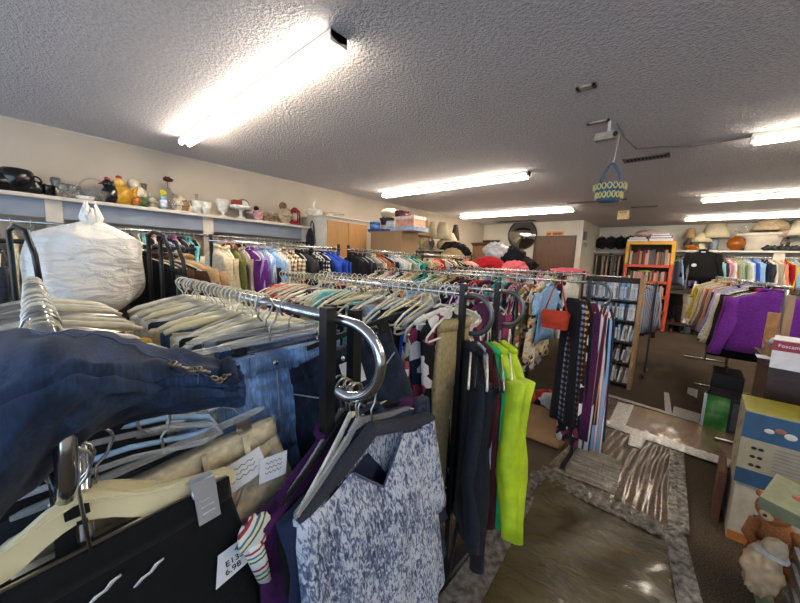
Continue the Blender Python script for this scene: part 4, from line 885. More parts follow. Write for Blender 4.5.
# cream suit hanger with black trousers
CHX = -.635
t = flat_hanger(.215, .045, .045, .04, .012, .022, mat=cream_plastic, label='big cream plastic suit hanger at the bottom left', loc=(CHX, .022, 1.10), tiltx=.05, rz=-.03, stem=.075, hookr=.026, hookmat=chrome, name='suit_hanger',
    extra=[('label_slot', MB().box((.006, -.015, -.088), (.0072, .012, -.07)), black_plastic), ('label_slot', MB().box((.006, -.004, -.102), (.0072, .008, -.095)), black_plastic), ('rib', MB().tube([(.006, -.19, -.125), (.007, -.1, -.104), (.007, 0, -.066), (.007, .1, -.104), (.006, .19, -.125)], .002, 5), cream_plastic)])
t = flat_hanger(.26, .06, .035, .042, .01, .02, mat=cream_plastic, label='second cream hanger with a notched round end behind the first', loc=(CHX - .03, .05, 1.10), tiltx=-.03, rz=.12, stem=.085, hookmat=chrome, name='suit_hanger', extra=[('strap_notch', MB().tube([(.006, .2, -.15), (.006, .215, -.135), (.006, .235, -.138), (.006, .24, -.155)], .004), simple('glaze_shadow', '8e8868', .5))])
t = flat_hanger(.19, 0, .004, .004, .004, 0, mat=wire, label='thin wire clip hanger with silver clips in front of black trousers', loc=(CHX + .02, .02, 1.10), tiltx=.1, rz=-.02, stem=.13, hookmat=wire, name='clip_hanger', extra=[('clip', clip(.15, -.135, .003, 1.25), silver), ('clip', clip(-.13, -.135, .003, 1.25), silver)])
pm = garment_meshes('trousers', 0)
bt = cloth('0c0d11')
o = link('black_trousers', pm[0][1], bt, None, (CHX + .012, .03, 1.06)); o.rotation_euler = (.1, 0, -.03); o.scale = (.8, 1, 1); tag(o, 'black trousers with a handwritten white tag on the wire clip hanger', 'trousers'); link('waistband', pm[1][1], bt, o)
p_ = at(231, 563, x=CHX + .05); mi = o.matrix_basis.inverted(); 
ax = (at(246, 545, x=CHX + .05) - at(216, 575, x=CHX + .05)); ax = Vector((0, .8, .36)); up = Vector((0, -.36, .8))
tw, th_ = .058, .038
c0 = at(231, 563, x=CHX + .04)
corners = [at(q_[0], q_[1], x=CHX + .04) for q_ in ((218, 556), (248, 534), (247, 563), (216, 590))]
tb = [mi @ q_ for q_ in corners]; tgm = MB().add([*tb, *[q_ - Vector((.001, 0, 0)) for q_ in tb]], [(0, 3, 2, 1), (4, 5, 6, 7), (0, 1, 5, 4), (1, 2, 6, 5), (2, 3, 7, 6), (3, 0, 4, 7)], False)
tg = link('price_tag', tgm, paper, o); 
axl = (tb[1] - tb[0]); upl = (tb[0] - tb[3]); cc = sum(tb, Vector()) / 4
for k, (tx, du, dv, sz) in enumerate([('42', .28, .3, .24), ('E135', .1, .02, .26), ('6.98', .05, -.24, .26)]):
    child_text(tg, tx, upl.length * sz, frame(cc + axl * du * .6 + upl * dv + Vector((.0012, 0, 0)), axl, upl), ink)
for k, (px, py) in enumerate(((150, 572), (105, 590))):
    c_ = mi @ at(px, py, x=CHX + .035); pt_ = link('paper_slip', MB().tube([(0, -.022, 0), (.002, -.01, .003), (-.001, 0, -.002), (.002, .012, .003), (0, .022, 0)], [.006, .008, .007, .009, .006], 6, sc2=.25), paper, o, c_, (.45, 0, 0))
t = thing('size_marker', 'small orange size tag beside the chrome hook', 'size tag', tuple(at(104, 509, x=-.655)), 0); t.rotation_euler = (.35, -.5, 0)
link('marker_body', MB().box((-.006, -.012, -.008), (.006, .012, .008)), simple('orange_marker', 'd8862c', .5), t)
child_text(t, 'X', .012, frame((.0068, 0, 0), (0, 1, 0), (0, 0, 1)), ink)
# striped garment
sm_ = base('multi_stripe_cloth', 'd8d8d0', .9)
m, n, l, b = sm_; wv = n.new('ShaderNodeTexWave'); wv.wave_type = 'BANDS'; wv.bands_direction = 'Y'; wv.wave_profile = 'SAW'; wv.inputs['Scale'].default_value = 7; l.new(coord(n, l, rot=(.7, 0, 0)), wv.inputs[0])
wz = n.new('ShaderNodeTexNoise'); wz.inputs['Scale'].default_value = 8
l.new(ramp(n, l, wv.outputs['Fac'], [(0, 'd6d8d4'), (.3, '9a2c34'), (.42, 'd6d2c4'), (.58, '3a6a9a'), (.68, 'ded8a8'), (.82, '3a6a5c'), (.92, 'd8d8d4')], 'CONSTANT'), b.inputs['Base Color'])
p_ = at(256, 532, x=-.575); t = link('striped_sash', MB().ell((0, 0, 0), (.01, .032, .034), 16, 10, .1, 4), m, None, p_); tag(t, 'multicolour striped cloth bunched beside the round-ended cream hanger', 'cloth')
link('hanging_end', MB().tube([(0, -.01, -.02), (-.005, .005, -.07), (-.01, .02, -.13)], [.024, .02, .014], 8, sc2=.35), m, t)
# plastic box of buttons near the purple sweater
p_ = at(318, 466, x=-.62); t = thing('plastic_packet', 'clear plastic packet of orange and white trinkets behind the purple sweater', 'packet', tuple(p_)); t.rotation_euler = (.55, 0, 0)
link('packet_body', MB().box((-.012, -.06, -.02), (.012, .06, .02)), clear_plastic, t)
for k in range(10): link('trinket', MB().ell((.014, -.05 + .011 * k, .008 * math.sin(k * 2)), (.004, .006, .006), 8, 5), simple('trinket_' + ['a', 'b'][k % 2], ['c86a34', 'd8d4d0'][k % 2], .4), t)

# --- curl of rack 2: hanging outerwear incl. neon jacket
def hero_coat(label, x, y, z, col, kind, rz, L, tl=.0, name=None, cat='jacket', sl=True, band=None):
    pm = garment_meshes(kind, 1); mt = col if not isinstance(col, str) else cloth(col)
    o = link(name or kind, pm[0][1], mt, None, (x, y, z)); o.rotation_euler = (tl, 0, rz); o.scale = (1, .8, L); tag(o, label, cat)
    for pn, pm_ in pm[1:]:
        if sl or pn != 'sleeve': link(pn, pm_, mt, o)
    return o
neon = simple('neon_yellow_fabric', 'a6bf14', .7, var=.1, s=20)
for k, (px, yy, rz, c_, lb, nm, Ls) in enumerate([(500, 1.22, .5, neon, 'neon yellow safety jacket, frontmost on the aisle end', 'jacket', 1.0), (492, 1.2, .55, neon, 'second neon yellow jacket behind the frontmost one', 'jacket', .95), (486, 1.2, .6, simple('bright_green_fabric', '1a9a5a', .8), 'bright green jacket left of the neon yellow ones', 'jacket', 1.0),
      (480, 1.19, .5, '4a1a1e', 'maroon jacket left of the bright green one', 'jacket', 1.0), (474, 1.18, .6, cloth('aab2bc', 'floral', '5a6a80', 'e0e0e0'), 'pale patterned blouse beside the maroon jacket', 'blouse', 1.0), (468, 1.17, .5, '1a1a20', 'black coat at the aisle end of the trouser rack', 'jacket', 1.15), (463, 1.16, .5, '22242c', 'charcoal coat beside the khaki trousers', 'jacket', 1.05)]):
    xx = -.525 - .018 * k; yy += (.05 if k == 0 else (.0 if k > 1 else .02))
    hero_coat(lb, xx, yy + .012 * (6 - k) * 0, 1.12, c_, nm, rz + .25, Ls, name='safety_jacket' if k < 2 else nm, sl=(k < 2 or k > 4), cat='jacket' if nm == 'jacket' else 'blouse')
    o = link('clothes_hanger', hmesh('w'), [white_plastic, wire, black_plastic][k % 3], None, (xx, yy, 1.12), (0, 0, rz)); tag(o, 'hanger on the curled aisle end near the neon jackets', 'hanger', 'hangers at the neon jackets')
for k in range(2):
    p_ = at(505 + 8 * k, 400 + 40 * k, x=-.5)
    # reflective strips belong to the jackets
hv = [o for o in C.objects if o.name.startswith('safety_jacket')]
for o in hv:
    for z in (-.38, -.5):
        link('reflective_strip', MB().rings([fold_ring(0, .222, .038, z - dz, 0, .012, 5) for dz in (0, .035)], False), simple('reflective_tape', 'b8beb8', .3), o)
tag(link('fallen_strap', MB().tube([at(470, 395, x=-.58), at(466, 450, x=-.58), at(458, 520, x=-.585), at(448, 578, z=.02)], .008, 6), black_plastic), 'long thin black strap hanging to the floor left of the neon jackets', 'strap')

# ================================================================== pile of goods before the back wall
t = thing('display_table', 'long table buried under bags and clothes before the back wall', 'table', (0, 0, 0))
link('tabletop', MB().box((-4.0, 5.55, 1.16), (-1.25, 6.5, 1.2)), brownwood, t)
for x in (-3.95, -1.3):
    for y in (5.6, 6.45): link('leg', MB().box((x - .025, y - .025, 0), (x + .025, y + .025, 1.16)), brownwood, t)
def blob(name, label, cat, px, py, y, r, mat, lump=.08, seed=1, parts=None):
    p = at(px, py, y=y); t_ = thing(name, label, cat, (p.x, p.y, p.z)); link('body', MB().ell((0, 0, 0), r, 44, 28, lump, seed), mat, t_)
    for nm, mb, mt in (parts or []): link(nm, mb, mt, t_)
    return t_
blob('duffel_bag', 'big black bag behind the beige pillow under the lamps', 'bag', 454, 252, 5.95, (.34, .2, .18), cloth('1b1a1c'), .08, 4, [('strap', MB().tube([(-.25, -.12, .06), (-.1, -.18, .18), (.15, -.18, .19), (.28, -.12, .05)], .02), cloth('2a292c'))])
blob('pillow', 'beige pillow leaning in front of the black bag', 'pillow', 452, 257, 5.7, (.26, .12, .17), cloth('a8916e'), .04, 6)
blob('plastic_bag', 'bright blue plastic bag at the left end of the clothes pile', 'bag', 445, 266, 5.6, (.2, .13, .12), simple('blue_film', '2a8ad0', .3), .14, 7)
blob('plastic_bag', 'translucent white bag with pink things inside beside the blue bag', 'bag', 460, 268, 5.6, (.23, .15, .15), simple('pale_film', 'c8b8c4', .3), .1, 8)
blob('folded_sweater', 'blue folded clothes lying between pale bag and red cloth', 'clothes', 478, 271, 5.65, (.26, .15, .09), cloth('4a5c8c'), .06, 9)
blob('red_blanket', 'bright red bundled blanket in the middle of the pile', 'blanket', 488, 265, 5.6, (.3, .18, .14), cloth('b01c28'), .07, 10)
blob('pink_cloth', 'coral pink cloth heaped right of the red blanket', 'cloth', 514, 270, 5.65, (.24, .16, .14), cloth('e8707c'), .1, 11)
blob('folded_sweater', 'grey-blue folded cloth between red blanket and coral pink cloth', 'clothes', 502, 272, 5.7, (.15, .12, .1), cloth('6a7890'), .06, 12)
blob('plastic_bag', 'small silvery plastic bag on top beside the cardboard carton', 'bag', 496, 252, 6.2, (.24, .16, .17), simple('silver_film', 'c2c6cc', .25), .1, 13)
blob('duffel_bag', 'black bag heaped right of the silvery plastic bag', 'bag', 512, 257, 6.3, (.26, .18, .18), cloth('1d1d22'), .09, 14)
blob('dark_jacket', 'dark jacket slumped at the right of the black bags', 'jacket', 524, 266, 6.35, (.2, .15, .15), cloth('2a2024'), .1, 15)
p0 = at(474, 246, y=6.25); p1 = at(487, 262, y=6.25)
t = thing('carton', 'open cardboard carton standing in the clothes pile', 'box', (p0.x, 6.2, 1.2)); W_ = p1.x - p0.x + .1; hh = p0.z - 1.2
link('carton_body', MB().box((0, 0, 0), (W_, .3, hh)), cardboard, t); link('flap', MB().add([(0, 0, hh), (W_, 0, hh), (W_, -.1, hh + .05), (0, -.1, hh + .05), (0, .005, hh), (W_, .005, hh), (W_, -.09, hh + .06), (0, -.09, hh + .06)], [(0, 1, 2, 3), (7, 6, 5, 4), (0, 3, 7, 4), (1, 5, 6, 2)], False), cardboard, t)
p = at(567, 272, y=5.4); tag(link('pink_cloth', MB().ell((0, 0, 0), (.25, .14, .06), 20, 10, .08, 3), cloth('e0647c'), None, (p.x, p.y, p.z)), 'pink cloth lying alone below the back door', 'cloth')

# ================================================================== MEDIA SHELF with cases
bx0, bx1, by = -1.03, -.44, 4.6
t = thing('media_shelf', 'pale wooden media shelf crammed with disc cases by the aisle', 'shelf', (0, 0, 0))
link('side_panel', MB().box((bx1, by - .02, 0), (bx1 + .035, by + .2, 1.34)), palewood, t)
link('side_panel', MB().box((bx0 - .02, by - .02, 0), (bx0, by + .2, 1.3)), palewood, t)
link('back_panel', MB().box((bx0, by + .19, .04), (bx1, by + .2, 1.3)), simple('dark_back_board', '2c2420', .8), t)
zs = [.06, .31, .56, .81, 1.045]
for z in zs: link('shelf_board', MB().box((bx0, by - .02, z - .018), (bx1, by + .19, z)), simple('dark_shelf_wood', '33261e', .6), t)
dcols = [('b8bcc4', 'pale grey'), ('4a78a8', 'blue'), ('8cb0cc', 'light blue'), ('2a3450', 'navy'), ('1c1c20', 'black'), ('8a2c2c', 'red'), ('c8b898', 'cream'), ('5a4a58', 'plum'), ('d4d4d0', 'white'), ('3a5a6a', 'teal'), ('b07a50', 'tan')]
casem = MB().box((-.0125, 0, 0), (.0125, .135, .19)).mesh('case'); spin = MB().box((-.009, -.0012, .02), (.009, 0, .15)).mesh('spine_print')
for li, z in enumerate(zs):
    x = bx0 + .02; k = 0
    wts = [0, 8, 2, 2, 0, 8, 9, 1, 3, 0] if li >= 3 else ([8, 0, 2, 4, 0, 8, 1] if li == 2 else [7, 0, 5, 6, 8, 0, 4])
    while x < bx1 - .03:
        c_, nm = dcols[R.choice(wts)]; tl = R.choice([0, 0, .06, .12, .14]) if li < 3 else R.choice([0, 0, 0, .05])
        o = link('disc_case', casem, simple('case_' + c_, c_, .35, var=.15, s=40), None, (x + .013 + tl * .06, by + R.uniform(0, .02), z)); o.rotation_euler = (0, tl, 0)
        link('spine_print', spin, simple('case_print_' + str(k % 4), ['e0dcd0', '5c5c64', 'c4b8b0', '9ab0cc'][k % 4], .5, var=.3, s=60), o)
        sh = ['bottom', 'second lowest', 'middle', 'second highest', 'top'][li]
        tag(o, '%s disc case on the %s level of the pale wooden media shelf' % (nm, sh), 'disc case', '%s disc cases, %s level' % (nm, sh)); x += .0262 + tl * .03; k += 1
# clothes right behind the media shelf
rack('chrome rack right behind the media shelf', -1.9, -.32, [5.35], 1.22)
row(['grey shirt', 'white shirt', 'lightblue shirt', 'white shirt', 'lilac shirt', 'paledenim shirt', 'maroon shirt', 'sage shirt', 'purple shirt', 'green shirt', 'maroon shirt', 'lightblue:s shirt'], 'the rack behind the media shelf', (-1.1, 5.35, 1.22), (-.36, 5.35, 1.22), 'w', [white_plastic], 'hanger behind the media shelf', ang=-.5)
rack('chrome rack between the pile and the media shelf, mostly hooks', -2.0, -.6, [4.95], 1.3)
row(['white shirt', 'grey shirt', 'cream shirt', 'white blouse', 'stone shirt', 'lightblue shirt', 'white shirt', 'navy shirt', 'grey shirt', 'cream shirt', 'white shirt', 'aqua shirt'], 'the rack left of the media shelf', (-1.95, 4.95, 1.3), (-1.1, 4.95, 1.3), 'w', [white_plastic], 'hanger on the rack left of the media shelf')

# ================================================================== ORANGE bookshelf
oy = 9.75; ox0, ox1 = -1.27, -.40
orange = simple('orange_paint', 'd2562a', .45, var=.06, s=12); yellow = simple('yellow_paint', 'dca728', .45, var=.06, s=12)
t = thing('bookshelf', 'orange bookshelf with a yellow top section against the far wall', 'bookshelf', (0, 0, 0))
for x in (ox0, ox1):
    link('side_panel', MB().box((x - .035, oy, 0), (x + .035, oy + .3, 1.55)), orange, t)
    link('upper_side_panel', MB().box((x - .035, oy, 1.55), (x + .035, oy + .3, 2.0)), yellow, t)
link('top_panel', MB().box((ox0 - .035, oy, 2.0), (ox1 + .035, oy + .3, 2.07)), yellow, t)
oz = [.08, .42, .78, 1.12, 1.5]
for z in oz: link('shelf_board', MB().box((ox0, oy, z - .03), (ox1, oy + .29, z + .03)), orange, t)
link('back_panel', MB().box((ox0, oy + .29, 0), (ox1, oy + .3, 2.0)), simple('dark_back_board', '2c2420', .8), t)
bcols = [('2a2a2e', 'black'), ('c8c4bc', 'white'), ('8a2c30', 'red'), ('4a5a7a', 'blue'), ('b89a6a', 'tan'), ('5a6a4a', 'green'), ('d8a0a8', 'pink'), ('6a4a3a', 'brown')]
bmesh_ = MB().box((-.5, 0, 0), (.5, .16, 1)).mesh('book')
for li, z in enumerate(oz):
    x = ox0 + .06
    while x < ox1 - .08:
        w_ = R.uniform(.022, .045); c_, nm = R.choice(bcols if li != 2 else [bcols[1], bcols[6], bcols[3], bcols[1]])
        o = link('book', bmesh_, simple('book_' + c_, c_, .6), None, (x + w_ / 2, oy + .03, z + .03)); o.scale = (w_ * .95, 1, R.uniform(.18, .26) if li != 4 else R.uniform(.26, .36))
        sh = ['bottom', 'second lowest', 'middle', 'second highest', 'top'][li]
        tag(o, '%s book on the %s level of the orange bookshelf' % (nm, sh), 'book', '%s books, %s orange shelf' % (nm, sh)); x += w_ * 1.15
tag(link('cloth_strip', MB().ell((0, 0, 0), (.15, .05, .02), 14, 8), simple('lime_cloth', 'a8c43a', .8), None, ((ox0 + ox1) / 2 - .05, oy - .02 + .05, 1.37)), 'lime green strip lying across the books of the orange shelf', 'cloth')
tag(link('paper_notice', MB().box((-.06, -.004, 0), (.06, 0, .14)), simple('notice_paper', 'dcc8a0', .8), None, (ox0 + .06, oy - .001, 1.12)), 'small cream paper stuck on the left side of the orange bookshelf', 'notice')
zt = 2.07
for k, (a, b_, hh, c_, lb) in enumerate([(-1.3, -.9, .06, 'c8b4a8', 'flat pale book stack, left on the yellow shelf top'), (-.88, -.42, .08, 'd06a84', 'flat pink box, right on the yellow shelf top'), (-1.27, -.92, .05, '4a3a3c', 'dark flat box under the pale cloth on the yellow shelf top'), (-.86, -.46, .06, '3a2a30', 'dark book lying on the pink box'), (-.84, -.5, .05, 'c0a8a8', 'pale book uppermost on the pink box')]):
    z0 = zt + (0 if k < 2 else (.06 if k == 2 else (.08 if k == 3 else .14)))
    t_ = thing('flat_box', lb, 'box', ((a + b_) / 2, oy + .02, z0)); w_ = (b_ - a) / 2
    link('cover', MB().box((-w_, 0, 0), (w_, .24, hh)), P(c_), t_); link('page_edge', MB().box((-w_ + .01, -.003, .01), (w_ - .01, .0, hh - .01)), paper, t_)
blob('cloth_heap', 'pale crumpled cloth heap on top of the yellow bookshelf section', 'cloth', 646, 233.5, oy + .12, (.19, .1, .07), cloth('c8a8a4'), .12, 21)

# far rail of scarves and bags left of the orange shelf
t = thing('wall_rack', 'shelf rail with dark bags on top left of the orange bookshelf', 'clothes rail', (0, 0, 0))
link('shelf_board', MB().box((XJ, 10.1, 1.80), (-1.36, YF, 1.82)), white_paint, t); link('rail', MB().tube([(XJ, 10.15, 1.74), (-1.36, 10.15, 1.74)], .014), chrome, t); link('bracket', MB().box((-1.7, 10.12, 1.74), (-1.68, YF, 1.8)), black_metal, t)
for k in range(5):
    blob('handbag', ['leftmost black bag on the rail shelf', 'black bag second from left on the rail shelf', 'black bag in the middle of the rail shelf', 'black bag second from the orange shelf', 'black bag touching the orange bookshelf'][k], 'bag', 592 + 9.5 * k, 243, 10.25, (.14, .11, .14 + .02 * (k == 4)), cloth(['1a1a1e', '202024', '2a1c20', '18181a', '1e1a1c'][k]), .08, 30 + k, [('handle', MB().tube([(-.08, -.05, .08), (0, -.06, .19), (.08, -.05, .08)], .012), cloth('2e2c30'))])
row(['stone scarf', 'brown scarf', 'charcoal scarf', 'tan scarf', 'silver scarf', 'maroon scarf', 'cream scarf', 'black scarf', 'brown:p scarf', 'grey scarf', 'stone:f scarf', 'charcoal scarf', 'white scarf', 'black scarf'], 'the far rail of scarves', (-2.0, 10.15, 1.74), (-1.4, 10.15, 1.74), hskip=True)

# ================================================================== FAR WALL shelf of lamps with clothes below
FZ = at(740, 250.5, y=10.05).z; FX0 = -.36
t = thing('lamp_shelf', 'long white shelf of lamps on the far wall at right', 'shelf', (0, 0, 0))
link('shelf_board', MB().box((FX0, 10.05, FZ - .04), (XR, YF, FZ)), white_paint, t)
for px in (703, 779):
    x = at(px, 258, y=10.1).x; link('support_post', MB().box((x - .08, 10.1, 0), (x + .08, 10.13, FZ - .04)), white_paint, t)
link('rail', MB().tube([(FX0, 10.14, FZ - .14), (3.0, 10.14, FZ - .14)], .014), chrome, t)
link('lower_rail', MB().tube([(FX0, 10.15, .98), (1.0, 10.15, .98)], .014), chrome, t)
FR = 'the far wall rail'
row(['lightblue shirt', 'grey shirt', 'lilac shirt', 'pink shirt', 'lightblue shirt', 'navy jacket', 'black jacket', 'black jacket', 'black jacket', 'red shirt', 'coral shirt', 'charcoal shirt', 'white shirt', 'aqua shirt', 'charcoal shirt', 'pink shirt', 'white shirt', 'coral shirt', 'sage shirt', 'sage shirt', 'sage shirt', 'white shirt', 'lightblue shirt', 'blue shirt', 'lightblue shirt', 'lightblue shirt', 'navy shirt', 'charcoal shirt', 'white shirt', 'stone shirt', 'cream shirt', 'coral shirt', 'red shirt', 'yellow shirt', 'lightblue shirt', 'white shirt', 'grey shirt', 'charcoal shirt', 'black shirt', 'white shirt', 'grey shirt'],
    FR, (FX0 + .04, 10.14, FZ - .14), (1.75, 10.14, FZ - .14), hskip=True, ang=.5)
t = thing('clothes_hanger_row', 'white hanger hooks along the rail below the far lamp shelf', 'hanger', (0, 0, 0)); t['kind'] = 'stuff'
hk = MB()
for i in range(41):
    x = FX0 + .04 + (1.75 - FX0 - .04) * (i + .5) / 41; hk.tube([(x + a_, 10.14 - b_, FZ - .14 + c_) for a_, b_, c_ in [(p[1] * .3, p[1], p[2]) for p in hook_pts(.022)]] + [(x, 10.14, FZ - .2)], .004, 4); hk.tube([(x - .06, 10.0, FZ - .27), (x, 10.14, FZ - .19), (x + .06, 10.28, FZ - .27)], .006, 4)
link('hooks', hk, white_plastic, t)['kind'] = 'stuff'
row(['black trousers', 'stone trousers', 'white trousers', 'white trousers', 'charcoal trousers', 'black trousers', 'white trousers', 'silver trousers', 'black trousers', 'khaki trousers', 'stone trousers', 'black trousers', 'charcoal trousers', 'black trousers'], 'the low rail on the far wall', (-.3, 10.15, .98), (.75, 10.15, .98), hskip=True, ang=.8)
p = at(699, 283, y=9.8)
o = link('black_coat', garment_meshes('jacket', 0)[0][1], cloth('121214'), None, (p.x, 9.9, 1.93)); o.rotation_euler = (0, 0, PI / 2 - .1); o.scale = (1.3, 1.2, .95); tag(o, 'big black jacket facing out on the far wall rail', 'jacket')
for pn, pm_ in garment_meshes('jacket', 0)[1:]: link(pn, pm_, cloth('121214'), o)
link('badge', MB().ell((-.06, .1, -.4), (.006, .04, .04), 14, 8), paper, o); link('size_tag', MB().box((-.034, -.03, -.12), (-.03, .03, -.08)), paper, o)
# lamps etc on far shelf
def fx(px, y=10.25): return at(px, 250, y=y).x
def fz(px, py, y=10.25): return at(px, py, y=y).z
yF = 10.25
lamp('cream lamp with small bell shade and pale round base', fx(700), yF, FZ, fz(700, 232.5) - FZ, .2, glaze('cfc8a4'), shade, 'round', tall=.5, r2=.07)
lamp('taller lamp with blue-grey square base and wide cream shade', fx(713), yF + .06, FZ, min(.6, fz(713, 219) - FZ), .25, glaze('7c8694'), shade, 'square', r2=.15, tall=.48)
lamp('tilted tan lamp shade on an iron base beside the bookshelf', fx(686), yF, FZ, fz(686, 228) - FZ, .12, glaze('4a4238'), shade2, 'vase', tall=.4, tilt=.1)
lamp('amber jug lamp without a shade on the far shelf', fx(735), yF, FZ, fz(735, 234) - FZ, .1, base('amber_glass', '9a5212', .15, 0, Transmission_Weight=.15)[0], None, 'round', tall=.01)
p = thing('bulb', 'clear bulb and wire harp on the amber jug lamp', 'bulb', (fx(738), yF, fz(738, 234))); link('glass_bulb', MB().ell((0, 0, .08), (.05, .05, .07)), glass, p); link('harp', MB().tube([(.09 * math.cos(a), 0, .05 + .14 * math.sin(a)) for a in [PI * i / 12 for i in range(13)]], .006), chrome, p)
ware('amber_bowl', 'low amber glass bowl beside the tilted lamp', 'bowl', 0, [(.06, 0), (.14, .07), (.12, .12), (.05, .1)], glaze('a8641c'), z=FZ, x=fx(691), y=yF - .08)
lamp('pale lamp with wide tan bell shade standing on the white mantel', fx(767), yF, FZ + .37, min(.38, fz(766, 220) - FZ - .37 + .1), .3, glaze('cfc8b4'), simple('beige_lamp_shade', 'c2ae8c', .9), 'stick', r2=.1, tall=.85)
t = thing('mantel_shelf', 'white curved mantel piece under the wide tan lamp shade', 'mantel', (fx(762), yF, FZ)); link('column', MB().lathe([(.26, 0), (.27, .25), (.34, .31)], 24, sy=.5), white_paint, t); link('top_slab', MB().lathe([(.42, .31), (.43, .36), (.42, .37), (0, .37)], 24, sy=.42), white_paint, t)
lamp('lamp with small pinkish shade between mantel and brass lamp', fx(783), yF - .02, FZ, .52, .17, glaze('5a5248'), simple('pink_lamp_shade', 'a89084', .9), 'vase', tall=.4)
lamp('lamp with grey tan shade behind the pinkish one', fx(786, 10.35), 10.36, FZ, .58, .18, glaze('5a5248'), simple('grey_lamp_shade', '9a8e7a', .9), 'stick', tall=.4)
lamp('brass stick lamp with a large white shade at the right edge', fx(800), yF, FZ, .62, .3, simple('brass', 'a8843c', .3, .9), shade3, 'stick', r2=.13, tall=.46)
for k in range(5):
    px = 768 + 7 * k; p = thing('small_ornament', ['leftmost dark ornament below the mantel', 'dark ornament second below the pink shade', 'dark ornament under the pink lamp shade', 'dark ornament right of the pink lamp shade', 'dark ornament beside the brass lamp'][k], 'ornament', (fx(px, 10.1), 10.11, FZ)); link('body', MB().ell((0, 0, .05), (.07, .04, .05), 12, 8, .2, k), glaze('2c3034'), p); link('tip', MB().tube([(0, 0, .06), (.03, 0, .13)], [.02, .006]), glaze('b8b4ac'), p)
p = thing('blue_vase', 'dark blue dish standing behind the amber jug lamp', 'dish', (fx(743, 10.36), 10.36, FZ + .13)); link('body', MB().ell((0, 0, 0), (.15, .03, .13)), glaze('2c3c5c'), p)
p = thing('wall_ornament', 'small oval brown ornament on the far wall above the shelf', 'ornament', (fx(722, YF), YF - .012, fz(722, 236, YF))); link('body', MB().ell((0, 0, 0), (.1, .02, .05)), glaze('8a6a3a'), p); link('inner_oval', MB().ell((0, -.012, 0), (.06, .014, .025)), glaze('b89a5c'), p)
# shoes on the low shelf under the far rail
t = thing('shoe_bench', 'low dark bench with shoes under the far wall rail', 'bench', (0, 0, 0)); link('bench_top', MB().box((-.36, 9.75, .18), (1.0, 10.3, .22)), brownwood, t)
for x in (-.33, .95): link('leg', MB().box((x - .03, 9.8, 0), (x + .03, 10.25, .18)), brownwood, t)
for k in range(12):
    c_, nm = [('1c1c20', 'black'), ('d0ccc4', 'white'), ('5a3a28', 'brown'), ('2c3448', 'navy')][k % 4]
    x = -.25 + (k % 6) * .2; z = .22 if k < 6 else .0
    t_ = thing('shoe', '%s shoe %s the low bench under the far rail' % (nm, 'on' if k < 6 else 'on the floor beneath'), 'shoe', (x, 9.85, z), 0, nm + ' shoes by the far bench')
    link('upper', MB().rings([[(.04 * w_ * math.cos(a), yy, .02 + hh * max(0, math.sin(a)) ) for a in [2 * PI * i / 12 for i in range(12)]] for yy, w_, hh in [(-.1, .5, .02), (-.08, .9, .04), (0, 1.05, .055), (.08, .85, .09), (.14, .8, .1), (.16, .6, .08)]]), simple('shoe_' + c_, c_, .5), t_); link('sole', MB().box((-.04, -.1, 0), (.04, .16, .02)), black_plastic, t_)

# ================================================================== RIGHT aisle clothes rack
ra = Vector((.28, 7.2, 1.33)); rb = Vector((.54, 3.7, 1.31)); rb2 = ra.lerp(rb, .985)
rdir = (rb - ra).normalized()
t = thing('garment_rack', 'long chrome rack of shirts along the right side of the aisle', 'clothes rack', (0, 0, 0))
link('rail', MB().tube([ra, rb], .014, 10), chrome, t)
for q in (.02, .5, .98):
    p = ra.lerp(rb, q); link('post', MB().tube([(p.x, p.y, 0), tuple(p)], .014, 8), chrome, t); nrm = Vector((-rdir.y, rdir.x, 0)); link('foot', MB().tube([tuple(Vector((p.x, p.y, .02)) - nrm * .25), tuple(Vector((p.x, p.y, .02)) + nrm * .25)], .014, 8), chrome, t)
row(['white blouse', 'yellow blouse', 'yellow sweater', 'olive shirt', 'yellow sweater', 'sage shirt', 'cream sweater', 'tan sweater', 'cream sweater', 'stone jacket', 'peach sweater', 'grey sweater', 'red blouse', 'white sweater', 'tan jacket', 'lilac sweater', 'grey sweater', 'charcoal sweater', 'lilac sweater', 'white sweater', 'cream sweater', 'black sweater', 'black jacket', 'red sweater', 'purple sweater', 'purple sweater'],
    'the right aisle rack', ra, ra.lerp(rb, .9), 'w', [white_plastic, clear_plastic, simple('pale_blue_hanger', '9ab4cc', .4)], 'hanger on the right aisle rack', ang=0)
# second rack further right with light coloured tops
rack('second clothes rack at the far right behind the shirts', 5.2, 7.6, [1.55], 1.42, 'y')
row(['cream:f blouse', 'khaki jacket', 'grey jacket', 'cream:f blouse', 'charcoal shirt', 'navy shirt', 'black shirt', 'white:f blouse', 'grey shirt', 'lightblue shirt', 'black:f shirt', 'stone shirt'], 'the far right rack', (1.55, 5.4, 1.42), (1.55, 7.4, 1.42), 'w', whites, 'hanger on the far right rack', ang=.3)

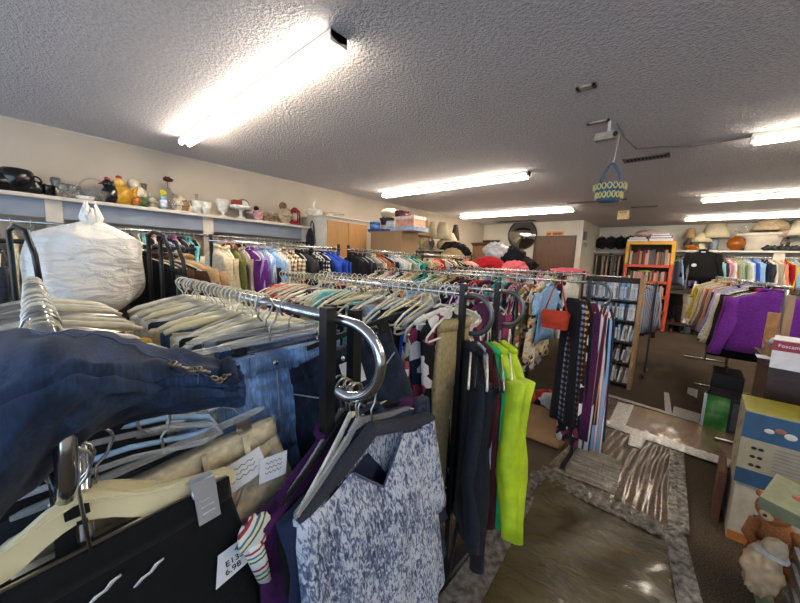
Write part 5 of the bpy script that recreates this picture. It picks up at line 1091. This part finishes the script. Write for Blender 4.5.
# desk with boxes
DX = .40; 
t = thing('desk', 'dark brown wooden desk at the right, carrying the white camera box', 'desk', (0, 0, 0))
link('side_panel', MB().box((DX, 2.93, 0), (DX + .03, 3.35, .86)), brownwood, t); link('front_panel', MB().box((DX + .03, 2.95, .05), (1.7, 2.98, .84)), brownwood, t); link('desk_top', MB().box((DX - .02, 2.9, .86), (1.75, 3.4, .89)), brownwood, t); link('side_panel', MB().box((1.67, 2.93, 0), (1.7, 3.35, .86)), brownwood, t)
a = at(769, 342, y=3.0); b_ = at(800, 372, y=3.0)
t = thing('camera_box', 'white box with a dark red label standing on the brown desk', 'box', tuple(at(769, 367, z=.89))); t.rotation_euler = (0, 0, -.15)
bh = .16
link('box_body', MB().box((0, 0, 0), (.34, .2, bh)), simple('white_card_print', 'c8c8cc', .6, var=.05, s=20), t)
link('red_label', MB().box((.0, -.0015, bh * .62), (.12, 0, bh * .97)), simple('dark_red_print', '8a2434', .5), t); link('side_label', MB().box((-.0015, .0, bh * .62), (0, .2, bh * .97)), simple('dark_red_print', '8a2434', .5), t)
child_text(t, 'Foscam', .026, frame((.058, -.003, bh * .8), (1, 0, 0), (0, 0, 1)), paper)
lt = MB()
for r_ in range(6): lt.box((.15, -.002, bh * (.85 - r_ * .12)), (.15 + .05 + .1 * ((r_ * 7) % 3) / 3, -.0005, bh * (.85 - r_ * .12) + .006))
link('printed_lines', lt, simple('grey_print', '74747c', .7), t)
a = at(741, 345, y=3.05); tag(link('open_carton', MB().prism([(0, 0), (.1, 0), (.1, .1), (.0, .1)], lambda x, y, d_: (x, y * 1.6, d_), .09), cardboard, None, (DX + .0, 3.02, .891)), 'small brown carton on the left end of the desk', 'box')
t = thing('cap', 'white cap lying on the desk beside the white box', 'cap', (DX + .03, 2.99, .985)); link('crown', MB().ell((0, 0, .015), (.04, .04, .03)), cloth('c8ccd4'), t); link('brim', MB().ell((-.03, -.03, .003), (.035, .035, .005)), cloth('5a6a8a'), t)
t = thing('paper_stack', 'flat papers sticking out over the left desk edge', 'papers', (DX + .01, 2.93, .892)); link('sheets', MB().box((-.06, .02, 0), (.03, .12, .006)), paper, t)
tag(link('wooden_post', MB().box((-.02, -.02, 0), (.02, .02, 1.27)), palewood, None, (.51, 3.42, 0)), 'pale wooden upright standing behind the desk', 'post')
tag(link('wooden_post', MB().box((-.03, -.015, 0), (.03, .015, 1.14)), simple('orange_pine', 'a87844', .6), None, (.45, 3.44, 0)), 'shorter orange-brown board left of the pale upright', 'board')
t = thing('suitcase', 'dark case standing on the floor left of the brown desk', 'suitcase', (.36, 4.5, 0)); link('case_body', MB().box((-.09, 0, .02), (.12, .4, .4)), simple('dark_case', '202026', .45), t); link('handle', MB().tube([(0, .12, .4), (0, .14, .44), (0, .26, .44), (0, .28, .4)], .012), black_plastic, t)

# green box
g0 = at(699, 425, z=0); 
t = thing('appliance_box', 'small box with green printed side and black wrap on the floor', 'box', (g0.x + .005, g0.y, 0)); t.rotation_euler = (0, 0, -.18)
link('box_body', MB().box((0, 0, 0), (.26, .3, .31)), simple('black_wrap', '26262c', .3), t)
m, n, l, b = base('green_print', '3a9a34', .5); f = noise(n, l, coord(n, l), 5, 3); l.new(ramp(n, l, f, [(.35, '1c6a20'), (.5, '3f9e36'), (.68, 'a8d4a0')]), b.inputs['Base Color'])
link('green_print', MB().box((.02, -.002, .0), (.17, -.0002, .31)), m, t); link('white_edge', MB().box((-.002, -.003, 0), (.02, .3, .31)), paper, t); link('side_print', MB().box((.19, -.002, .04), (.25, -.0002, .28)), simple('grey_wrap', '5a5a62', .3), t)

# toy cartons
TX, TY, TT = .275, 2.38, .715
t = thing('toy_carton', 'large blue, white and yellow toy carton beside the aisle', 'box', (TX, TY, 0)); t.rotation_euler = (0, 0, -.03)
z0 = .33
link('carton_body', MB().box((0, 0, z0), (.62, .3, TT)), simple('cream_card', '9a917a', .7, var=.05), t)
bl_ = simple('blue_print', '264a68', .6, var=.1, s=15)
link('blue_band', MB().box((.0, -.0015, TT - .14), (.62, 0, TT - .005)), bl_, t); link('blue_band', MB().box((.0, -.0015, z0), (.62, 0, z0 + .08)), bl_, t)
link('yellow_top', MB().box((.0, .0, TT), (.62, .3, TT + .002)), simple('olive_yellow_print', '858026', .6, var=.1, s=10), t); link('pink_swirl', MB().prism([(.18, .1), (.3, .2), (.62, .22), (.62, .08), (.4, .06)], lambda a, b_, d_: (a, b_, TT + .0021 + d_), .001), simple('pink_print', 'b84a5c', .6), t)
pr_ = MB(); wh = MB(); rr_ = random.Random(4)
for k, (dx, dz, a_, b2_, c_) in enumerate([(.07, .0, .018, .012, 'b8b4ac'), (.105, .012, .02, .014, '8a5a48'), (.14, -.004, .022, .016, 'b8b4ac'), (.2, -.01, .03, .008, '1c2a3a'), (.34, .012, .02, .02, 'a06a34'), (.4, -.008, .024, .014, 'b0b4b8')]):
    link('printed_figure', MB().ell((dx + .02, -.002, TT - .08 + dz), (a_, .001, b2_), 12, 6), simple('figure_' + c_, c_, .6), t)
for r_ in range(7):
    for c_ in range(2): pr_.box((.12 + c_ * .24, -.002, z0 + .11 + r_ * .018), (.12 + c_ * .24 + rr_.uniform(.12, .2), -.0005, z0 + .115 + r_ * .018))
link('printed_lines', pr_, simple('grey_print', '74747c', .7), t)
ic = MB()
for k in range(6): ic.ell((.05 + .025 * (k % 2), -.002, z0 + .11 + (k // 2) * .045), (.01, .001, .008), 8, 5)
link('printed_icons', ic, ink, t)
sd = MB()
for k in range(6): sd.ell((-.002, .1 + .1 * (k % 2), z0 + .08 + k * .05), (.001, .02, .015), 8, 5)
link('side_pictures', sd, simple('brown_print', '7a6658', .7), t)
t = thing('toy_carton', 'lower cream toy carton carrying the blue and white one', 'box', (TX + .01, TY + .01, 0))
link('carton_body', MB().box((0, 0, .0), (.58, .29, .33)), simple('cream_card2', 'b0a490', .7, var=.08, s=20), t); link('orange_base_print', MB().box((0, -.0015, 0), (.58, 0, .05)), simple('orange_base', 'a8642a', .6), t); link('dark_print', MB().box((.08, -.0015, .1), (.16, 0, .18)), simple('dark_window_print', '2c3034', .5), t)
tag(link('brown_board', MB().box((0, 0, 0), (.03, .3, .3)), simple('reddish_board', '5a3424', .6), None, (TX - .045, TY + .12, 0), (0, 0, -.05)), 'reddish brown board standing behind the toy cartons', 'board')
# games, bear and crate at the lower right
t = thing('teddy_bear', 'orange-brown plush bear slumped against the toy carton', 'plush toy', tuple(at(774, 527, y=2.05))); t.scale = (.8, .8, .8); bearm = simple('orange_plush', '8e5830', .98, var=.2, s=150, bmp=.5)
link('body', MB().ell((0, 0, -.06), (.09, .08, .12), 20, 12, .03, 2), bearm, t); link('head', MB().ell((-.01, -.02, .1), (.075, .07, .07), 20, 12), bearm, t); link('muzzle', MB().ell((-.045, -.07, .085), (.03, .03, .025)), simple('pale_plush', 'b89a78', .98), t); link('nose', MB().ell((-.055, -.098, .095), (.009, .007, .007)), black_plastic, t)
for s in (-1, 1):
    link('ear', MB().ell((-.01 + s * .055, 0, .16), (.022, .012, .022)), bearm, t); link('eye', MB().ell((-.03 + s * .025, -.078, .12), (.007, .005, .007)), black_plastic, t)
    link('arm', MB().tube([(s * .07, -.02, .01), (s * .1, -.08, -.04), (s * .07, -.13, -.07)], [.03, .026, .022], 10), bearm, t); link('leg', MB().tube([(s * .05, -.03, -.14), (s * .08, -.12, -.17), (s * .08, -.18, -.16)], [.04, .034, .03], 10), bearm, t)
blob('rag_doll', 'pale brown bundled soft toy below the plush bear', 'plush toy', 762, 568, 1.86, (.055, .055, .1), simple('pale_plush', '8a7860', .98), .08, 5, [('head', MB().ell((.02, -.02, .115), (.035, .035, .035), 14, 9, .05), simple('doll_fabric', 'a8957c', .9)), ('collar', MB().ell((.015, -.02, .085), (.045, .04, .014), 16, 6, .1), simple('pale_print', 'b0a8a0', .6))])
def slab(name, label, cat, c, size, rot, mat, mat2, pr=None):
    t_ = thing(name, label, cat, c); t_.rotation_euler = rot; sx_, sy_, sz_ = size
    link('box_base', MB().box((-sx_ / 2, -sy_ / 2, 0), (sx_ / 2, sy_ / 2, sz_ * .8)), mat, t_); link('box_lid', MB().box((-sx_ / 2 - .004, -sy_ / 2 - .004, sz_ * .3), (sx_ / 2 + .004, sy_ / 2 + .004, sz_)), mat2, t_)
    if pr: 
        q = MB()
        for k in range(5): q.ell((-sx_ * .25 + k * sx_ * .12, sy_ * .1 * math.sin(k * 2.2), sz_ + .0005), (.025, .018, .001), 10, 5)
        link('lid_print', q, pr, t_)
    return t_
p = at(794, 516, y=1.75)
slab('board_game', 'pale green board game box leaning on top of the crate', 'game box', (p.x + .1, 1.82, p.z - .03), (.32, .2, .05), (.12, .1, -.3), simple('pale_green_card', '6a6e52', .6), simple('pale_green_card', '6a6e52', .6), simple('red_print', '8a3a30', .6))
t = thing('wire_crate', 'white slatted crate at the bottom right corner', 'crate', (.42, 1.62, 0)); cr = simple('grey_crate_plastic', '7c7a78', .5)
for z in (.02, .09, .16, .23, .3): link('crate_slat', MB().box((0, 0, z), (.5, .012, z + .03)), cr, t); link('crate_slat', MB().box((0, 0, z), (.012, .34, z + .03)), cr, t)
for k in range(6): link('crate_rib', MB().box((.0 + k * .097, -.004, 0), (.014 + k * .097, .0, .34)), cr, t)
link('crate_floor', MB().box((0, 0, 0), (.5, .34, .01)), cr, t)
tag(link('magazine', MB().box((-.03, -.11, 0), (.03, .11, .02)), simple('pale_green_card', '6a6e52', .6), None, (.375, 1.97, .02), (.5, .3, .35)), 'pale card leaning on the floor left of the crate', 'card')
t = thing('green_toy', 'green and dark toy parts inside the white crate', 'toy', (.6, 1.78, .2)); link('body', MB().ell((0, 0, 0), (.14, .1, .1), 16, 10, .15, 3), simple('green_toy', '2c5a34', .4), t); link('dark_part', MB().ell((-.08, -.06, .05), (.08, .06, .05), 14, 8, .15, 4), simple('blue_toy', '2c3c54', .4), t)
t = thing('cardboard_box', 'open cardboard box of scarves and toys on the floor beneath the dress rack', 'box', (0, 0, 0)); 
c0, c1 = Vector((-.93, 2.74, 0)), Vector((-.66, 2.72, 0)); hh = at(527, 404, y=2.72).z
bd = MB(); w0, w1, d_ = -.96, -.62, .34; y0 = 2.18
y0 = 2.62
bd.box((w0, y0, .0), (w1, y0 + .006, .30)); bd.box((w0, y0 + d_, 0), (w1, y0 + d_ + .006, .30)); bd.box((w0, y0, 0), (w0 + .006, y0 + d_, .30)); bd.box((w1 - .006, y0, 0), (w1, y0 + d_, .30)); bd.box((w0, y0, 0), (w1, y0 + d_, .01))
link('box_walls', bd, cardboard, t)
for k, (c_, nm, dx, dy, dz) in enumerate([('c85a38', 'orange', -.08, .1, .28), ('1c1c22', 'black', .05, .1, .3), ('2a6a9a', 'blue', -.12, .16, .27), ('b8222c', 'red', .0, .14, .33), ('26242a', 'charcoal', .1, .2, .3), ('c8c8cc', 'white', .07, .06, .35), ('3a4a2c', 'olive', .12, .1, .26)]):
    t_ = thing('cloth_bundle', nm + ' bundled cloth in the open cardboard box', 'cloth', ((w0 + w1) / 2 + dx, y0 + dy, dz)); link('folded_cloth', MB().ell((0, 0, 0), (.09, .08, .055), 18, 10, .15, 40 + k), cloth(c_), t_)

# ================================================================== plastic films and tape on the carpet
def film_mat(name, col, wrink, scale, rot, rough=.18, alpha=.6, c2=None):
    m, n, l, b = base(name, col, rough)
    v = coord(n, l, scale, rot=rot); f = noise(n, l, v, 9, 5, .6, 1.5); bump(n, l, f, b, wrink, .03)
    l.new(ramp(n, l, noise(n, l, v, 4, 4), [(.35, mulc(col, .88)), (.7, c2 or mulc(col, 1.12))]), b.inputs['Base Color'])
    b.inputs['Specular IOR Level'].default_value = .7; b.inputs['Coat Weight'].default_value = .8; b.inputs['Coat Roughness'].default_value = .15; return m
def sheet(name, label, cat, pxs, mat, z=.012, nx=40, ny=40, amp=.004, seed=0, edge=None, fx_=9, fy_=3, stuff=False, thick=.003):
    c = [at(a, b_, z=z) for a, b_ in pxs]; rr2 = random.Random(seed); ph = [rr2.uniform(0, 6) for _ in range(6)]
    vs, fs = [], []
    for j in range(ny + 1):
        for i in range(nx + 1):
            u, v_ = i / nx, j / ny
            p = (c[0] * (1 - u) + c[1] * u) * (1 - v_) + (c[3] * (1 - u) + c[2] * u) * v_
            h = amp * (math.sin(fx_ * u * 6 + 4 * v_ + ph[0] + 1.5 * math.sin(5 * v_ + ph[1])) + .6 * math.sin(fy_ * 6 * v_ + 7 * u + ph[2]) + .5 * math.sin(17 * u * fx_ / 4 - 11 * v_ + ph[3])) / 2
            vs.append((p.x, p.y, z + h))
    o_ = Vector(((c[0].x + c[2].x) / 2, (c[0].y + c[2].y) / 2, 0)); vs = [(x - o_.x, y - o_.y, q) for x, y, q in vs]; nv_ = len(vs); lo = [(x, y, q - thick) for x, y, q in vs]; W_ = nx + 1
    for j in range(ny):
        for i in range(nx):
            a = j * W_ + i; fs.append((a, a + W_, a + W_ + 1, a + 1)); fs.append(tuple(k + nv_ for k in (a + 1, a + W_ + 1, a + W_, a)))
    me = MB().add(vs + lo, fs); t_ = link(name, me, mat, None, (o_.x, o_.y, 0))
    bm_ = t_.data; import bmesh as bm2; q = bm2.new(); q.from_mesh(bm_); bm2.ops.recalc_face_normals(q, faces=q.faces); q.to_mesh(bm_); q.free()
    # make sure the top faces up
    if bm_.polygons[0].normal.z < 0: bm_.flip_normals()
    return tag(t_, label, cat)
filmA = film_mat('olive_shiny_film', '4d4226', .7, (.5, 1.6, 1), (0, 0, -.6), .26)
filmB = film_mat('brown_shiny_film', '57432a', .8, (2.5, .8, 1), (0, 0, .2), .24)
filmC = film_mat('glossy_brown_film', '6a543c', .25, (5, 1, 1), (0, 0, .1), .16)
tapem = film_mat('crinkled_clear_tape', '6e675c', 1.0, (7, 7, 1), (0, 0, 0), .12, c2='b8b2a6')
tapew = film_mat('crinkled_white_tape', 'd0ccc4', .6, (12, 12, 1), (0, 0, 0), .35, c2='f4f2ee')
tapg = film_mat('crinkled_grey_wrap', '5c564c', .9, (7, 7, 1), (0, 0, 0), .2, c2='8c857a')
sheet('plastic_film', 'olive shiny plastic film sheet nearest the camera on the floor', 'plastic film', [(545, 474), (664, 532), (702, 640), (438, 640)], filmA, .018, 70, 70, .011, 1, fx_=2, fy_=3)
sheet('plastic_film', 'brown crinkled plastic film between the near sheet and the white tape', 'plastic film', [(596, 421), (678, 451), (672, 530), (544, 468)], filmB, .014, 90, 40, .004, 2, fx_=13, fy_=1)
sheet('plastic_film', 'glossy smooth brown film strip beyond the long white tape', 'plastic film', [(606, 397), (742, 436), (734, 466), (598, 418)], filmC, .009, 40, 20, .002, 3)
sheet('tape_strip', 'bunched clear film edge along the top of the near olive sheet', 'tape', [(543, 465), (672, 527), (668, 541), (536, 476)], tapg, .024, 60, 8, .006, 4, fx_=14)
sheet('tape_strip', 'bunched clear film edge down the left of the near olive sheet', 'tape', [(533, 470), (548, 472), (462, 640), (408, 640)], tapg, .022, 12, 60, .006, 5, fx_=2, fy_=14)
sheet('tape_strip', 'wide crinkled shiny tape running down the right of the olive sheet', 'tape', [(664, 530), (684, 530), (712, 640), (684, 640)], tapem, .026, 12, 60, .005, 6, fy_=14, fx_=2)
sheet('tape_strip', 'crinkled shiny tape at the right of the brown crinkled film', 'tape', [(670, 450), (684, 452), (690, 534), (668, 530)], tapem, .024, 12, 50, .005, 7, fy_=12, fx_=2)
sheet('tape_strip', 'long white tape strip crossing the floor toward the toy cartons', 'tape', [(596, 416), (738, 462), (734, 469), (595, 422)], tapew, .020, 80, 6, .003, 8, fx_=16)
sheet('tape_strip', 'wide short white tape crossing beside the media shelf', 'tape', [(618, 402), (634, 405), (624, 429), (607, 425)], tapew, .026, 12, 16, .004, 9)
sheet('tape_strip', 'white tape patch below the middle of the long strip', 'tape', [(630, 433), (647, 438), (641, 449), (628, 444)], tapew, .018, 12, 12, .004, 10)
sheet('tape_strip', 'thin pale tape line along the far edge of the glossy film', 'tape', [(605, 393), (742, 434), (742, 436), (605, 395)], tapew, .012, 60, 3, .002, 11)
sheet('tape_strip', 'short upright white tape piece near the media shelf and aisle', 'tape', [(664, 392), (669, 393), (672, 413), (665, 411)], tapew, .012, 5, 14, .003, 12)
sheet('tape_strip', 'white tape piece left of the green printed box', 'tape', [(674, 406), (701, 414), (699, 422), (672, 415)], tapew, .012, 16, 8, .003, 13)
sheet('tape_strip', 'small white tape scrap beyond the others on the carpet', 'tape', [(688, 387), (698, 390), (697, 398), (687, 393)], tapew, .012, 8, 8, .003, 14)
sheet('tape_strip', 'shiny streaked tape rows on the brown film by the scarves', 'tape', [(572, 440), (622, 462), (616, 494), (552, 470)], film_mat('streaked_tape', '6a5f50', .9, (1, 9, 1), (0, 0, .5), .15, c2='9a9284'), .020, 60, 24, .006, 15, fx_=26, fy_=1)

for cat_n, pat in (('disc case', 'of the pale wooden media shelf'), ('book', 'of the orange bookshelf')):
    rows_ = {}
    for o in [o for o in C.objects if o.get('category') == cat_n]: rows_.setdefault(o['label'].split(' on the ')[1], []).append(o)
    for lv, os_ in rows_.items():
        os_.sort(key=lambda o: o.location.x); nm_ = [o['label'].split(' ' + cat_n)[0] for o in os_]; lvl = lv.split(' level')[0]; seen = {}
        for k, o in enumerate(os_):
            a = nm_[k - 1] if k else 'left panel'; b_ = nm_[k + 1] if k < len(os_) - 1 else 'right panel'
            nl = '%s %s between %s and %s, %s %s shelf level' % (nm_[k], cat_n, a, b_, lvl, 'media' if cat_n == 'disc case' else 'orange')
            LABELS[o['label']].remove(o); o['label'] = nl; LABELS.setdefault(nl, []).append(o)
for lab, os_ in LABELS.items():
    if len(os_) > 1:
        for o in os_:
            if not o.get('group'): o['group'] = lab
vs_ = sc.view_settings; vs_.view_transform = 'Standard'; vs_.look = 'None'; vs_.exposure = 1.1; vs_.gamma = 1; vs_.use_curve_mapping = False
